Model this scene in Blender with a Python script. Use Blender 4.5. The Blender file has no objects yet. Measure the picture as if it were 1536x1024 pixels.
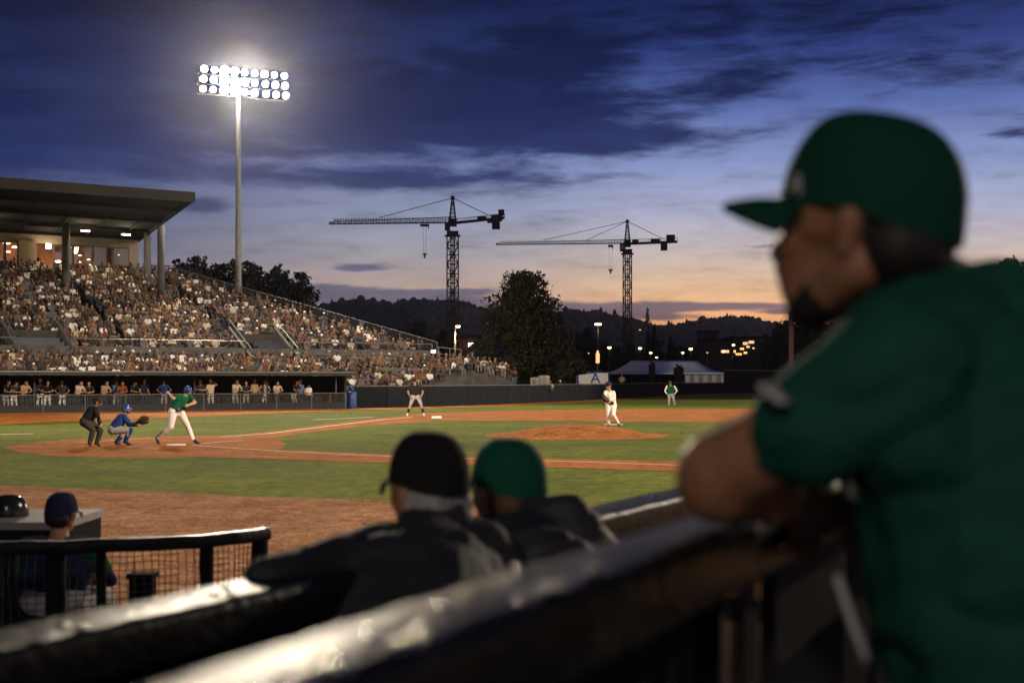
import bpy, bmesh, math, random
import numpy as np
from mathutils import Vector, Matrix
random.seed(7); RNG = np.random.RandomState(7)
S = bpy.context.scene; COL = S.collection
F = 2100.0; CH = 1.87; HOR = 568.0          # focal length in photo pixels, eye height, horizon row
def V(*a): return Vector(a if len(a) > 1 else a[0])
def P(px, py, d): return Vector(((px-768)/F*d, d, CH-(py-HOR)/F*d))
def G(px, py, z=0.0):
    d = F*(CH-z)/(py-HOR); return Vector(((px-768)/F*d, d, z))

# ------------------------------------------------------------------ camera
cam = bpy.data.cameras.new('camera'); co = bpy.data.objects.new('camera', cam); COL.objects.link(co)
S.camera = co; co.location = (0, 0, CH); co.rotation_euler = (math.pi/2, 0, 0)
cam.sensor_width = 36; cam.lens = F/1536*36; cam.shift_y = (HOR-512)/1536
cam.clip_start = .05; cam.clip_end = 9000
cam.dof.use_dof = True; cam.dof.focus_distance = 48; cam.dof.aperture_fstop = 2.7
S.view_settings.view_transform = 'Standard'; S.view_settings.look = 'None'
S.view_settings.exposure = 0; S.view_settings.gamma = 1
S.cycles.max_bounces = 5; S.cycles.diffuse_bounces = 3; S.cycles.glossy_bounces = 3; S.cycles.transparent_max_bounces = 6
S.cycles.use_denoising = True; S.cycles.sample_clamp_indirect = 6
S.cycles.use_fast_gi = False
def lin(c):
    if isinstance(c, str): c = tuple(int(c[i:i+2], 16) for i in (0, 2, 4))
    return tuple(((v/255)/12.92 if v/255 <= .04045 else ((v/255+.055)/1.055)**2.4) for v in c)

# ------------------------------------------------------------------ world: dusk sky with cloud bands
W = bpy.data.worlds.new('World'); S.world = W; W.use_nodes = True
nt = W.node_tree; nt.nodes.clear()
def N(t, **k):
    n = nt.nodes.new(t)
    for a, b in k.items(): setattr(n, a, b)
    return n
def mth(op, a, b=None, c=None, clamp=False):
    n = N('ShaderNodeMath', operation=op, use_clamp=clamp)
    for i, v in enumerate((a, b, c)):
        if v is None: continue
        if isinstance(v, (int, float)): n.inputs[i].default_value = v
        else: nt.links.new(v, n.inputs[i])
    return n.outputs[0]
tc = N('ShaderNodeTexCoord'); sx = N('ShaderNodeSeparateXYZ'); nt.links.new(tc.outputs['Generated'], sx.inputs[0])
AZ = mth('ARCTAN2', sx.outputs[0], sx.outputs[1]); EL = mth('ARCSINE', sx.outputs[2])
def ramp(fac, stops, lo, hi):
    n = N('ShaderNodeValToRGB'); cr = n.color_ramp; cr.interpolation = 'B_SPLINE' if False else 'LINEAR'
    f = mth('DIVIDE', mth('SUBTRACT', fac, lo), hi-lo, clamp=True); nt.links.new(f, n.inputs[0])
    while len(cr.elements) < len(stops): cr.elements.new(.5)
    for e, (p, c) in zip(cr.elements, stops):
        e.position = (p-lo)/(hi-lo); e.color = lin(c)+(1,)
    return n.outputs[0]
def ely(y): return (HOR-y)/F
def mixc(f, a, b):
    n = N('ShaderNodeMix', data_type='RGBA')
    for v, i in ((f, 0), (a, 6), (b, 7)):
        if isinstance(v, (int, float)): n.inputs[i].default_value = v
        elif isinstance(v, tuple): n.inputs[i].default_value = v
        else: nt.links.new(v, n.inputs[i])
    return n.outputs[2]
rl = ramp(EL, [(ely(568), (78,72,88)), (ely(470), (102,98,116)), (ely(420), (112,108,128)), (ely(370), (94,98,128)), (ely(300), (72,80,122)), (ely(230), (46,56,102)), (ely(120), (28,36,82)), (ely(20), (15,23,60)), (ely(-120), (10,15,42))], 0, .35)
rm = ramp(EL, [(ely(568), (150,112,100)), (ely(480), (176,142,130)), (ely(430), (184,160,154)), (ely(380), (164,158,172)), (ely(330), (146,150,180)), (ely(270), (122,132,178)), (ely(200), (72,90,150)), (ely(120), (36,52,108)), (ely(20), (19,29,74)), (ely(-120), (12,18,50))], 0, .35)
rr = ramp(EL, [(ely(568), (190,110,80)), (ely(500), (244,156,104)), (ely(465), (246,182,132)), (ely(430), (234,192,158)), (ely(380), (200,184,186)), (ely(320), (172,174,208)), (ely(250), (134,148,200)), (ely(170), (88,106,172)), (ely(90), (46,62,126)), (ely(10), (24,34,84)), (ely(-120), (13,20,54))], 0, .35)
azl = mth('DIVIDE', mth('SUBTRACT', AZ, (60-768)/F), (640-60)/F, clamp=True)
azr = mth('DIVIDE', mth('SUBTRACT', AZ, (640-768)/F), (1060-640)/F, clamp=True)
def smooth(x): 
    n = N('ShaderNodeMapRange', interpolation_type='SMOOTHSTEP'); nt.links.new(x, n.inputs[0]); return n.outputs[0]
base = mixc(smooth(azr), mixc(smooth(azl), rl, rm), rr)
# noise in stretched angular coordinates
cx = N('ShaderNodeCombineXYZ'); nt.links.new(mth('MULTIPLY', AZ, 9.0), cx.inputs[0]); nt.links.new(mth('MULTIPLY', EL, 42.0), cx.inputs[1])
n1 = N('ShaderNodeTexNoise'); n1.inputs['Scale'].default_value = 1.7; n1.inputs['Detail'].default_value = 11; n1.inputs['Roughness'].default_value = .64; n1.inputs['Distortion'].default_value = .25
nt.links.new(cx.outputs[0], n1.inputs[0])
cx2 = N('ShaderNodeCombineXYZ'); nt.links.new(mth('MULTIPLY', AZ, 20.0), cx2.inputs[0]); nt.links.new(mth('MULTIPLY', EL, 120.0), cx2.inputs[1])
n2 = N('ShaderNodeTexNoise'); n2.inputs['Scale'].default_value = 1.0; n2.inputs['Detail'].default_value = 5; n2.inputs['Roughness'].default_value = .55
nt.links.new(cx2.outputs[0], n2.inputs[0])
nz = mth('ADD', mth('MULTIPLY', mth('SUBTRACT', n1.outputs[0], .5), 1.7), mth('MULTIPLY', mth('SUBTRACT', n2.outputs[0], .5), .30))
def gauss(px, py, sxp, syp, amp, rot=0):
    a = (px-768)/F; e = ely(py); c, s = math.cos(rot), math.sin(rot)
    da = mth('SUBTRACT', AZ, a); de = mth('SUBTRACT', EL, e)
    u = mth('DIVIDE', mth('ADD', mth('MULTIPLY', da, c), mth('MULTIPLY', de, s)), sxp/F)
    v = mth('DIVIDE', mth('SUBTRACT', mth('MULTIPLY', de, c), mth('MULTIPLY', da, s)), syp/F)
    r2 = mth('ADD', mth('MULTIPLY', u, u), mth('MULTIPLY', v, v))
    return mth('MULTIPLY', mth('POWER', 2.71828, mth('MULTIPLY', r2, -1.0)), amp)
def gsum(L):
    t = None
    for g in L:
        q = gauss(*g); t = q if t is None else mth('ADD', t, q)
    return t
hi = gsum([(640,185,330,62,1.15), (830,92,120,40,.95,.1), (600,272,300,15,.85), (900,212,170,20,.8), (120,205,260,70,.7), (150,30,420,60,.6), (60,260,300,40,.45), (1300,40,420,40,.40), (1400,150,260,16,.35),
           (560,120,180,50,.4), (1330,118,300,20,.5), (1000,150,220,30,.45,.12), (1500,226,60,10,.9), (1060,60,300,40,.35), (310,315,44,12,1.0)])
lo = gsum([(535,403,46,8,1.0), (470,434,80,9,.7), (560,447,190,16,1.05), (690,437,60,5,.7), (905,462,150,10,1.1), (1110,461,130,7,1.05), (1150,373,45,4,.7), (980,476,120,5,.6), (800,462,80,7,.8), (1180,470,60,4,.8)])
def mask(g, w, th, soft):
    x = mth('ADD', g, mth('MULTIPLY', nz, w))
    n = N('ShaderNodeMapRange', interpolation_type='SMOOTHSTEP'); nt.links.new(x, n.inputs[0]); n.inputs[1].default_value = th; n.inputs[2].default_value = th+soft
    return n.outputs[0]
ccol = ramp(EL, [(ely(480), (88,86,112)), (ely(400), (92,94,128)), (ely(320), (62,70,112)), (ely(260), (40,50,104)), (ely(180), (25,35,84)), (ely(80), (17,26,68)), (ely(0), (11,17,46))], 0, .35)
sky = mixc(mth('MULTIPLY', mask(hi, 1.15, .12, .80), .95), base, ccol)
lcol = ramp(EL, [(ely(490), (104,88,104)), (ely(440), (96,92,118)), (ely(400), (88,92,128))], 0, .35)
sky = mixc(mth('MULTIPLY', mask(lo, 1.0, .22, .62), .88), sky, lcol)
# faint wisps everywhere
wisp = N('ShaderNodeMapRange', interpolation_type='SMOOTHSTEP'); nt.links.new(nz, wisp.inputs[0]); wisp.inputs[1].default_value = -.25; wisp.inputs[2].default_value = .45; wisp.inputs[3].default_value = 1.14; wisp.inputs[4].default_value = .84
bg = N('ShaderNodeBackground'); _tint = N('ShaderNodeMix', data_type='RGBA', blend_type='MULTIPLY'); _tint.inputs[0].default_value = 1; nt.links.new(sky, _tint.inputs[6]); _tint.inputs[7].default_value = (.96, .985, .92, 1); nt.links.new(_tint.outputs[2], bg.inputs[0]); nt.links.new(wisp.outputs[0], bg.inputs[1])
wo = N('ShaderNodeOutputWorld'); nt.links.new(bg.outputs[0], wo.inputs[0])
W.cycles.sampling_method = 'MANUAL'; W.cycles.sample_map_resolution = 512

# ------------------------------------------------------------------ stadium floodlighting (off-frame towers of the ground) and a foreground fill
WARM = (1.0, .83, .62)
def spot(name, loc, target, energy, angle, blend, radius=1.5, color=WARM):
    l = bpy.data.lights.new(name, 'SPOT'); l.energy = energy; l.spot_size = math.radians(angle); l.spot_blend = blend
    l.shadow_soft_size = radius; l.color = color
    o = bpy.data.objects.new(name, l); COL.objects.link(o); o.location = loc
    o.rotation_euler = (Vector(target)-Vector(loc)).to_track_quat('-Z', 'Y').to_euler(); return o
spot('stadium_light', (48, 8, 30), (-7, 48, 0), 300000, 65, .35)          # third-base side tower
spot('stadium_light', (-50, 14, 30), (8, 92, 0), 280000, 54, .9)     # behind home plate
spot('stadium_light', (75, 120, 32), (-2, 62, 0), 230000, 92, .5)         # outfield tower

spot('foreground_fill', (-4, -14, 9), (.6, 2.2, 1.5), 2900, 40, .6, .8, (1, .86, .70))                # added unseen fill that brightens the men at the near rails

# ------------------------------------------------------------------ helpers
def tag(o, label=None, cat=None, group=None, kind=None):
    if label: o['label'] = label
    if cat: o['category'] = cat
    if group: o['group'] = group
    if kind: o['kind'] = kind
    return o
def thing(name, label, cat, loc=(0, 0, 0), group=None):
    o = bpy.data.objects.new(name, None); COL.objects.link(o); o.location = loc; o.empty_display_size = .1
    return tag(o, label, cat, group)
def rootloc(o):
    p = Vector((0, 0, 0))
    while o is not None: p += o.location; o = o.parent
    return p
def link(name, me, parent=None, origin=None):
    """me in world coordinates"""
    org = rootloc(parent) if parent is not None else Vector(origin or (0, 0, 0))
    if org.length > 0: me.transform(Matrix.Translation(-org))
    o = bpy.data.objects.new(name, me); COL.objects.link(o)
    if parent is not None: o.parent = parent
    else: o.location = org
    return o
class MB:
    def __init__(s): s.v = []; s.f = []; s.m = []; s.sm = []
    def add(s, vs, fs, m=0, smooth=False):
        b = len(s.v); s.v += [tuple(x) for x in vs]
        for f in fs: s.f.append(tuple(b+i for i in f)); s.m.append(m); s.sm.append(smooth)
        return s
    def box(s, c, size, rz=0, m=0):
        c = Vector(c); h = Vector(size)/2; R = Matrix.Rotation(rz, 3, 'Z')
        vs = [c+R @ Vector((i*h.x, j*h.y, k*h.z)) for i in (-1, 1) for j in (-1, 1) for k in (-1, 1)]
        return s.add(vs, [(0,1,3,2), (4,6,7,5), (0,4,5,1), (2,3,7,6), (0,2,6,4), (1,5,7,3)], m)
    def prism(s, pts, z0, z1, m=0):
        """pts: xy polygon; z0,z1 numbers"""
        n = len(pts); vs = [(p[0], p[1], z0) for p in pts]+[(p[0], p[1], z1) for p in pts]
        fs = [tuple(range(n-1, -1, -1)), tuple(range(n, 2*n))]+[(i, (i+1) % n, n+(i+1) % n, n+i) for i in range(n)]
        return s.add(vs, fs, m)
    def slab(s, top, th, m=0, d=(0, 0, -1)):
        """any planar polygon given thickness along d"""
        n = len(top); d = Vector(d)*th; vs = [Vector(p) for p in top]+[Vector(p)+d for p in top]
        return s.add(vs, [tuple(range(n)), tuple(range(2*n-1, n-1, -1))]+[(i, n+i, n+(i+1) % n, (i+1) % n) for i in range(n)], m)
    def bar(s, a, b, r, n=4, m=0, r2=None, smooth=None):
        a = Vector(a); b = Vector(b); d = (b-a)
        if d.length < 1e-6: return s
        q = d.to_track_quat('Z', 'Y'); r2 = r if r2 is None else r2
        vs = []
        for p, rr_ in ((a, r), (b, r2)):
            for i in range(n):
                t = 2*math.pi*(i+.5)/n; vs.append(p+q @ Vector((rr_*math.cos(t), rr_*math.sin(t), 0)))
        fs = [(i, (i+1) % n, n+(i+1) % n, n+i) for i in range(n)]+[tuple(range(n-1, -1, -1)), tuple(range(n, 2*n))]
        return s.add(vs, fs, m, smooth if smooth is not None else n > 6)
    def sweep(s, pts, prof, m=0, smooth=True, up=(0, 0, 1)):
        """prof: list of (side, up) offsets swept along pts"""
        n = len(prof); vs = []; up = Vector(up)
        for i, p in enumerate(pts):
            p = Vector(p); a = Vector(pts[max(0, i-1)]); b = Vector(pts[min(len(pts)-1, i+1)]); t = (b-a).normalized()
            side = t.cross(up).normalized(); u = side.cross(t)
            for (x, y) in prof: vs.append(p+side*x+u*y)
        fs = [(i*n+j, i*n+(j+1) % n, (i+1)*n+(j+1) % n, (i+1)*n+j) for i in range(len(pts)-1) for j in range(n)]
        fs += [tuple(range(n-1, -1, -1)), tuple(range((len(pts)-1)*n, len(pts)*n))]
        return s.add(vs, fs, m, smooth)
    def lathe(s, c, prof, n=12, m=0, axis=(0, 0, 1), smooth=True):
        q = Vector(axis).to_track_quat('Z', 'Y'); c = Vector(c); k = len(prof); vs = []
        for (r, z) in prof:
            for i in range(n):
                t = 2*math.pi*i/n; vs.append(c+q @ Vector((r*math.cos(t), r*math.sin(t), z)))
        fs = [(j*n+i, j*n+(i+1) % n, (j+1)*n+(i+1) % n, (j+1)*n+i) for j in range(k-1) for i in range(n)]
        fs += [tuple(range(n-1, -1, -1)), tuple(range((k-1)*n, k*n))]
        return s.add(vs, fs, m, smooth)
    def mesh(s, name, mats):
        me = bpy.data.meshes.new(name); me.from_pydata(s.v, [], s.f)
        for m in (mats if isinstance(mats, (list, tuple)) else [mats]): me.materials.append(m)
        me.polygons.foreach_set('material_index', s.m); me.polygons.foreach_set('use_smooth', s.sm); me.update(); return me
    def build(s, name, mats, parent=None, origin=None): return link(name, s.mesh(name, mats), parent, origin)
def struct(name, mb, m, **k):
    return tag(mb.build(name, m), kind='structure')
# materials
def mat(name, color, rough=.8, var=.15, scale=3.0, bump=0.0, bscale=None, metal=0, color2=None, spec=.5, detail=6, coords='Object', emit=None, estr=0, stretch=None, coat=0):
    m = bpy.data.materials.new(name); m.use_nodes = True; t = m.node_tree; b = t.nodes['Principled BSDF']
    c = lin(color) if (isinstance(color, str) or max(color) > 1.001) else tuple(color)
    c2 = None if color2 is None else (lin(color2) if (isinstance(color2, str) or max(color2) > 1.001) else tuple(color2))
    b.inputs['Roughness'].default_value = rough; b.inputs['Metallic'].default_value = metal; b.inputs['Specular IOR Level'].default_value = spec
    b.inputs['Coat Weight'].default_value = coat
    if emit is not None:
        b.inputs['Emission Color'].default_value = tuple(emit)+(1,); b.inputs['Emission Strength'].default_value = estr
    tcn = t.nodes.new('ShaderNodeTexCoord'); src = tcn.outputs[coords]
    if stretch:
        mp = t.nodes.new('ShaderNodeMapping'); mp.inputs['Scale'].default_value = stretch; t.links.new(src, mp.inputs[0]); src = mp.outputs[0]
    n = t.nodes.new('ShaderNodeTexNoise'); n.inputs['Scale'].default_value = scale; n.inputs['Detail'].default_value = detail; n.inputs['Roughness'].default_value = .65
    t.links.new(src, n.inputs[0])
    r = t.nodes.new('ShaderNodeValToRGB'); t.links.new(n.outputs[0], r.inputs[0])
    if c2 is None:
        a0 = tuple(x*(1-var) for x in c); a1 = tuple(min(1, x*(1+var)) for x in c)
    else: a0, a1 = c, c2
    r.color_ramp.elements[0].position = .32; r.color_ramp.elements[1].position = .68
    r.color_ramp.elements[0].color = a0+(1,); r.color_ramp.elements[1].color = a1+(1,)
    t.links.new(r.outputs[0], b.inputs['Base Color'])
    if bump:
        n2_ = t.nodes.new('ShaderNodeTexNoise'); n2_.inputs['Scale'].default_value = bscale or scale*4; n2_.inputs['Detail'].default_value = 5
        t.links.new(src, n2_.inputs[0]); bp = t.nodes.new('ShaderNodeBump'); bp.inputs['Strength'].default_value = min(1, bump); bp.inputs['Distance'].default_value = .02*max(1, bump)
        t.links.new(n2_.outputs[0], bp.inputs['Height']); t.links.new(bp.outputs[0], b.inputs['Normal'])
    return m
def emat(name, color, strength):
    m = bpy.data.materials.new(name); m.use_nodes = True; t = m.node_tree; b = t.nodes['Principled BSDF']
    b.inputs['Base Color'].default_value = (.8, .8, .8, 1); b.inputs['Emission Color'].default_value = tuple(color)+(1,); b.inputs['Emission Strength'].default_value = strength
    return m
def fieldmat(name, cols, scales, rough=.95, bump=.5, bscale=30, stretch=(1, 1, 1)):
    """ground covers: two noises mixed over three colours plus bump"""
    m = bpy.data.materials.new(name); m.use_nodes = True; t = m.node_tree; b = t.nodes['Principled BSDF']; b.inputs['Roughness'].default_value = rough; b.inputs['Specular IOR Level'].default_value = .15
    tcn = t.nodes.new('ShaderNodeTexCoord'); mp = t.nodes.new('ShaderNodeMapping'); mp.inputs['Scale'].default_value = stretch; t.links.new(tcn.outputs['Object'], mp.inputs[0])
    prev = None
    for (sc, c0, c1, fac) in scales:
        n = t.nodes.new('ShaderNodeTexNoise'); n.inputs['Scale'].default_value = sc; n.inputs['Detail'].default_value = 7; n.inputs['Roughness'].default_value = .7; t.links.new(mp.outputs[0], n.inputs[0])
        r = t.nodes.new('ShaderNodeValToRGB'); r.color_ramp.elements[0].position = .36; r.color_ramp.elements[1].position = .64
        r.color_ramp.elements[0].color = tuple(c0)+(1,); r.color_ramp.elements[1].color = tuple(c1)+(1,); t.links.new(n.outputs[0], r.inputs[0])
        if prev is None: prev = r.outputs[0]
        else:
            x = t.nodes.new('ShaderNodeMix'); x.data_type = 'RGBA'; x.blend_type = 'MULTIPLY'; x.inputs[0].default_value = fac
            t.links.new(prev, x.inputs[6]); t.links.new(r.outputs[0], x.inputs[7]); prev = x.outputs[2]
    t.links.new(prev, b.inputs['Base Color'])
    n = t.nodes.new('ShaderNodeTexNoise'); n.inputs['Scale'].default_value = bscale; n.inputs['Detail'].default_value = 6; n.inputs['Roughness'].default_value = .7; t.links.new(mp.outputs[0], n.inputs[0])
    bp = t.nodes.new('ShaderNodeBump'); bp.inputs['Strength'].default_value = 1; bp.inputs['Distance'].default_value = bump; t.links.new(n.outputs[0], bp.inputs['Height']); t.links.new(bp.outputs[0], b.inputs['Normal'])
    return m
M = {}
M['grass'] = fieldmat('grass', None, [(.22, (.125,.165,.009), (.265,.275,.018), 1), (1.3, (.5,.55,.45), (1,1,1), .8), (4.0, (.28,.34,.22), (1,1,1), .85), (28, (.45,.5,.35), (1,1,1), .7)], bump=.03, bscale=22)
M['dirt'] = fieldmat('dirt', None, [(.5, (.46,.150,.024), (.70,.27,.058), 1), (1.6, (.55,.5,.46), (1,1,1), .85), (4.5, (.36,.31,.28), (1,1,1), .85), (30, (.6,.55,.5), (1,1,1), .6)], bump=.03, bscale=14)
M['neardirt'] = fieldmat('near_dirt', None, [(.7, (.40,.17,.07), (.62,.33,.17), 1), (1.7, (.5,.46,.42), (1,1,1), .8), (5, (.4,.36,.32), (1,1,1), .8), (22, (.5,.45,.4), (1,1,1), .8)], bump=.12, bscale=5)
M['land'] = fieldmat('land', None, [(.02, (.012,.014,.010), (.03,.03,.022), 1), (1, (.6,.6,.6), (1,1,1), .5)], bump=.05, bscale=2)
M['chalk'] = mat('chalk', (.80,.72,.60), .95, color2=(.5,.36,.24), scale=6)
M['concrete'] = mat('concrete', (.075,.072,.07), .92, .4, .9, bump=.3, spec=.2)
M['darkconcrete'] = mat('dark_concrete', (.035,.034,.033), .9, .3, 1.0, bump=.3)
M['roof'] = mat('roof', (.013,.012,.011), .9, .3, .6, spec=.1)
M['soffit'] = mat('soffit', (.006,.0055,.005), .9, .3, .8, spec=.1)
M['steel'] = mat('galvanised_steel', (.13,.13,.13), .55, .15, 4, metal=.3)
M['rail'] = mat('grey_rail_paint', (.085,.083,.08), .5, .12, 4)
M['darksteel'] = mat('dark_steel', (.035,.036,.04), .55, .2, 3)
M['crane'] = mat('crane_steel', (.030,.030,.034), .7, .25, .5)
M['crane2'] = mat('crane_yellowed_steel', (.055,.045,.022), .7, .25, .5)
M['seat'] = mat('blue_bench_plastic', (.010,.016,.036), .5, .2, 2)
M['fence'] = mat('dark_fence_padding', (.006,.010,.015), .85, .35, .8, bump=.5, bscale=3, spec=.2)
M['black'] = mat('black_vinyl', (.010,.010,.011), .9, .2, 3, spec=.1)
M['dug'] = mat('dugout_paint', (.014,.018,.022), .9, .3, 1)
M['glass'] = mat('window_glass', (.02,.02,.025), .08, .1, 1, spec=.6)
M['white'] = mat('white_cloth', (.75,.74,.72), .8, .08, 3)
M['foliage'] = mat('foliage', (.012,.014,.006), .8, color2=(.040,.040,.013), scale=.6)
M['foliage2'] = mat('dark_foliage', (.008,.011,.008), .85, color2=(.024,.028,.014), scale=.6)
M['bark'] = mat('bark', (.06,.045,.032), .95, .3, 4, bump=.5)
M['hill'] = mat('hill_forest', (.030,.040,.060), .95, color2=(.050,.062,.085), scale=.01)  # bluish haze of distance is mixed into the forest colour
M['hilltree'] = mat('distant_conifer', (.022,.032,.050), .95, color2=(.044,.056,.078), scale=.05)  # same distance haze put into the tree colour

# ------------------------------------------------------------------ ground, field, paths
def sheet(name, pts, z, m, jitter=0, sub=0):
    """pts in photo pixels traced once and laid on the ground as real positions"""
    q = [G(*p) for p in pts]
    if sub:
        r = []
        for i, a in enumerate(q):
            b = q[(i+1) % len(q)]; k = max(1, int((b-a).length/sub))
            for j in range(k):
                p = a.lerp(b, j/k); p = p+Vector((random.uniform(-1, 1), random.uniform(-1, 1), 0))*jitter; r.append(p)
        q = r
    mb = MB(); mb.add([(p.x, p.y, z) for p in q], [tuple(range(len(q)))])
    me = mb.mesh(name, m); bm = bmesh.new(); bm.from_mesh(me)
    for f in bm.faces:
        if f.normal.z < 0: f.normal_flip()
    bmesh.ops.triangulate(bm, faces=bm.faces); bm.to_mesh(me); bm.free()
    return tag(link(name, me), kind='structure')
mb = MB(); mb.add([(-5000, -300, -.03), (5000, -300, -.03), (5000, 6000, -.03), (-5000, 6000, -.03)], [(0, 1, 2, 3)]); struct('ground', mb, M['land'])
mb = MB(); mb.add([(-60, 3, 0), (90, 3, 0), (90, 215, 0), (20, 205, 0), (-60, 120, 0)], [(0, 1, 2, 3, 4)]); struct('grass_field', mb, M['grass'])
# near warning track reaches under the dugout
a = [G(-500, 716), G(0, 727), G(200, 736), G(400, 745), G(590, 750), G(900, 756), G(1300, 760), G(2600, 770)]
mb = MB(); vs = [(p.x, p.y+random.uniform(-.1, .1), .004) for p in a]; k = len(vs)
vs += [(p[0], -4, .004) for p in vs]; mb.add(vs, [(i, k+i, k+i+1, i+1) for i in range(k-1)])
bmv = mb.mesh('near_warning_track', M['neardirt']); bm = bmesh.new(); bm.from_mesh(bmv)
for f in bm.faces:
    if f.normal.z < 0: f.normal_flip()
bm.to_mesh(bmv); bm.free(); tag(link('near_warning_track', bmv), kind='structure')
def arc(pts, n=6):
    out = []; k = len(pts)
    for i in range(k):
        p0, p1, p2, p3 = pts[i-1], pts[i], pts[(i+1) % k], pts[(i+2) % k]
        for j in range(n):
            t = j/n; out.append(tuple(.5*((2*p1[c])+(-p0[c]+p2[c])*t+(2*p0[c]-5*p1[c]+4*p2[c]-p3[c])*t*t+(-p0[c]+3*p1[c]-3*p2[c]+p3[c])*t**3) for c in (0, 1)))
    return out
sheet('home_plate_dirt', arc([(10,672), (34,666), (90,660), (170,656.5), (260,654), (340,653), (405,657), (428,666), (405,676), (330,684), (230,686.5), (120,685), (45,680)]), .004, M['dirt'], .05, .5)
sheet('first_base_path', [(325,654.5), (400,647.6), (490,636), (579,625.5), (600,624), (670,624), (664,631), (612,634.5), (550,638.5), (470,648), (404,658)], .008, M['dirt'], .04, .5)
sheet('third_base_path', [(330,671), (420,674.3), (589,681.7), (811,687.4), (1013,692), (1500,703), (1900,712), (1900,730), (1500,720), (1013,706.7), (811,701), (589,694.7), (400,688), (250,684)], .008, M['dirt'], .04, .5)
sheet('infield_dirt', [(600,623.5), (640,619.5), (690,617.5), (760,616), (900,613.8), (1100,613.2), (1600,612.5), (1750,622), (1600,635), (1064,633.3), (900,632), (760,631.2), (655,631)], .012, M['dirt'], .06, .6)
sheet('warning_track', [(-300,640), (0,637), (150,631), (300,625), (400,620.5), (520,616), (640,612.5), (760,609), (900,602), (1000,595), (1130,591.5), (1250,589), (1250,585.5), (1100,588.5), (1000,591), (880,598), (760,603), (640,606), (520,609), (300,613), (0,619), (-300,626)], .016, M['dirt'], .05, 1)
# mound
mb = MB(); c0 = G(866, 653.5); nr, na = 14, 64
vs = [(c0.x, c0.y+.3, .34)]
for i in range(1, nr+1):
    for j in range(na):
        t = 2*math.pi*j/na; r = i/nr; rx, ry = 3.05*r, 3.4*r
        h = .34*(math.cos(math.pi*min(1, max(0, (r-.12)/.88)))*.5+.5)
        w = 1+.02*math.sin(5*t)+.015*math.sin(9*t+1)
        vs.append((c0.x+rx*w*math.cos(t), c0.y+.3+ry*w*math.sin(t), .006+h+random.uniform(-.008, .008)*(r < .95)))
fs = [(0, 1+j, 1+(j+1) % na) for j in range(na)]
fs += [(1+(i-1)*na+j, 1+i*na+j, 1+i*na+(j+1) % na, 1+(i-1)*na+(j+1) % na) for i in range(1, nr) for j in range(na)]
mb.add(vs, fs, 0, True); struct('pitchers_mound', mb, M['dirt'])
mb = MB(); mb.box((P(922,640,46.3).x, 46.9, .345), (.61, .15, .02)); tag(mb.build('pitching_rubber', M['chalk']), 'white pitching rubber on top of the dirt mound', 'pitching rubber')
def line(name, pts, w, z):
    mb = MB(); q = [G(*p) for p in pts]; vs = []
    for i, p in enumerate(q):
        a = q[max(0, i-1)]; b = q[min(len(q)-1, i+1)]; t = (b-a).normalized(); s = Vector((t.y, -t.x, 0))*w/2
        vs += [(p-s).to_tuple()[:2]+(z,), (p+s).to_tuple()[:2]+(z,)]
    mb.add(vs, [(2*i, 2*i+1, 2*i+3, 2*i+2) for i in range(len(q)-1)]); return struct(name, mb, M['chalk'])
line('foul_line', [(288,668), (340,671.8), (420,677), (600,685.5), (811,691), (1013,698), (1300,708)], .11, .0150)
line('first_base_line', [(330,655.8), (400,651), (500,638.5), (579,629), (618,626)], .20, .0185)
line('batters_box_line', [(121,664), (180,660), (229,657.4)], .10, .0110)
line('batters_box_line', [(300,666), (330,663), (363,660.6)], .10, .0110)
line('batters_box_line', [(212,673), (236,673.4)], .10, .0110)
line('coach_box_line', [(-40,652), (0,651.5), (50,650.4)], .28, .009)
line('coach_box_line', [(470,629.5), (520,627.5), (560,625.4)], .30, .009)
h = G(265, 668); mb = MB(); mb.prism([(h.x-.24, h.y-.2), (h.x+.24, h.y-.2), (h.x+.24, h.y+.1), (h.x, h.y+.3), (h.x-.24, h.y+.1)], .012, .035)
tag(mb.build('home_plate', M['white'], origin=(h.x, h.y, 0)), 'white home plate in the orange dirt beside the batter', 'home plate')
h = G(655, 627.2); mb = MB(); mb.box((h.x, h.y, .055), (.45, .42, .09)); tag(mb.build('base_bag', M['white'], origin=(h.x, h.y, 0)), 'white first base bag on the dirt right of the umpire', 'base')

# ------------------------------------------------------------------ people: continuous bodies from tapered capsules, voxel-joined
PM = {}
def pm(key, col, rough=.85, var=.12, scale=18, bump=.15, bscale=60, **k):
    if key not in PM: k.setdefault('spec', .15 if key.startswith(('cloth', 'jersey', 'cap_')) else .4); PM[key] = mat(key, col, rough, var, scale, bump=bump, bscale=bscale, **k)
    return PM[key]
pm('skin_light', (.48,.27,.17), .55, .12, 12); pm('skin_tan', (.34,.17,.09), .5, .15, 12); pm('skin_brown', (.30,.145,.078), .45, .15, 12)
pm('hair_dark', (.012,.009,.008), .6); pm('hair_brown', (.09,.045,.02), .6); pm('hair_grey', (.30,.28,.26), .7, .4, 60)
pm('cloth_white', (.72,.68,.63)); pm('cloth_grey', (.33,.32,.31)); pm('cloth_black', (.016,.016,.018)); pm('cloth_charcoal', (.04,.038,.036))
pm('cloth_royal', (.018,.045,.17)); pm('cloth_navy', (.012,.018,.05)); pm('cloth_green', (.006,.085,.042)); pm('cloth_tan', (.42,.31,.20))
pm('cloth_rust', (.30,.09,.035)); pm('cloth_blue', (.10,.17,.34)); pm('cloth_cream', (.6,.5,.38)); pm('leather_dark', (.035,.018,.010), .5); pm('leather_tan', (.28,.13,.05), .5)
pm('shoe', (.015,.015,.015), .5); pm('helmet_blue', (.012,.035,.20), .18, spec=.6, bump=0); pm('helmet_black', (.012,.012,.014), .2, bump=0)
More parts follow.
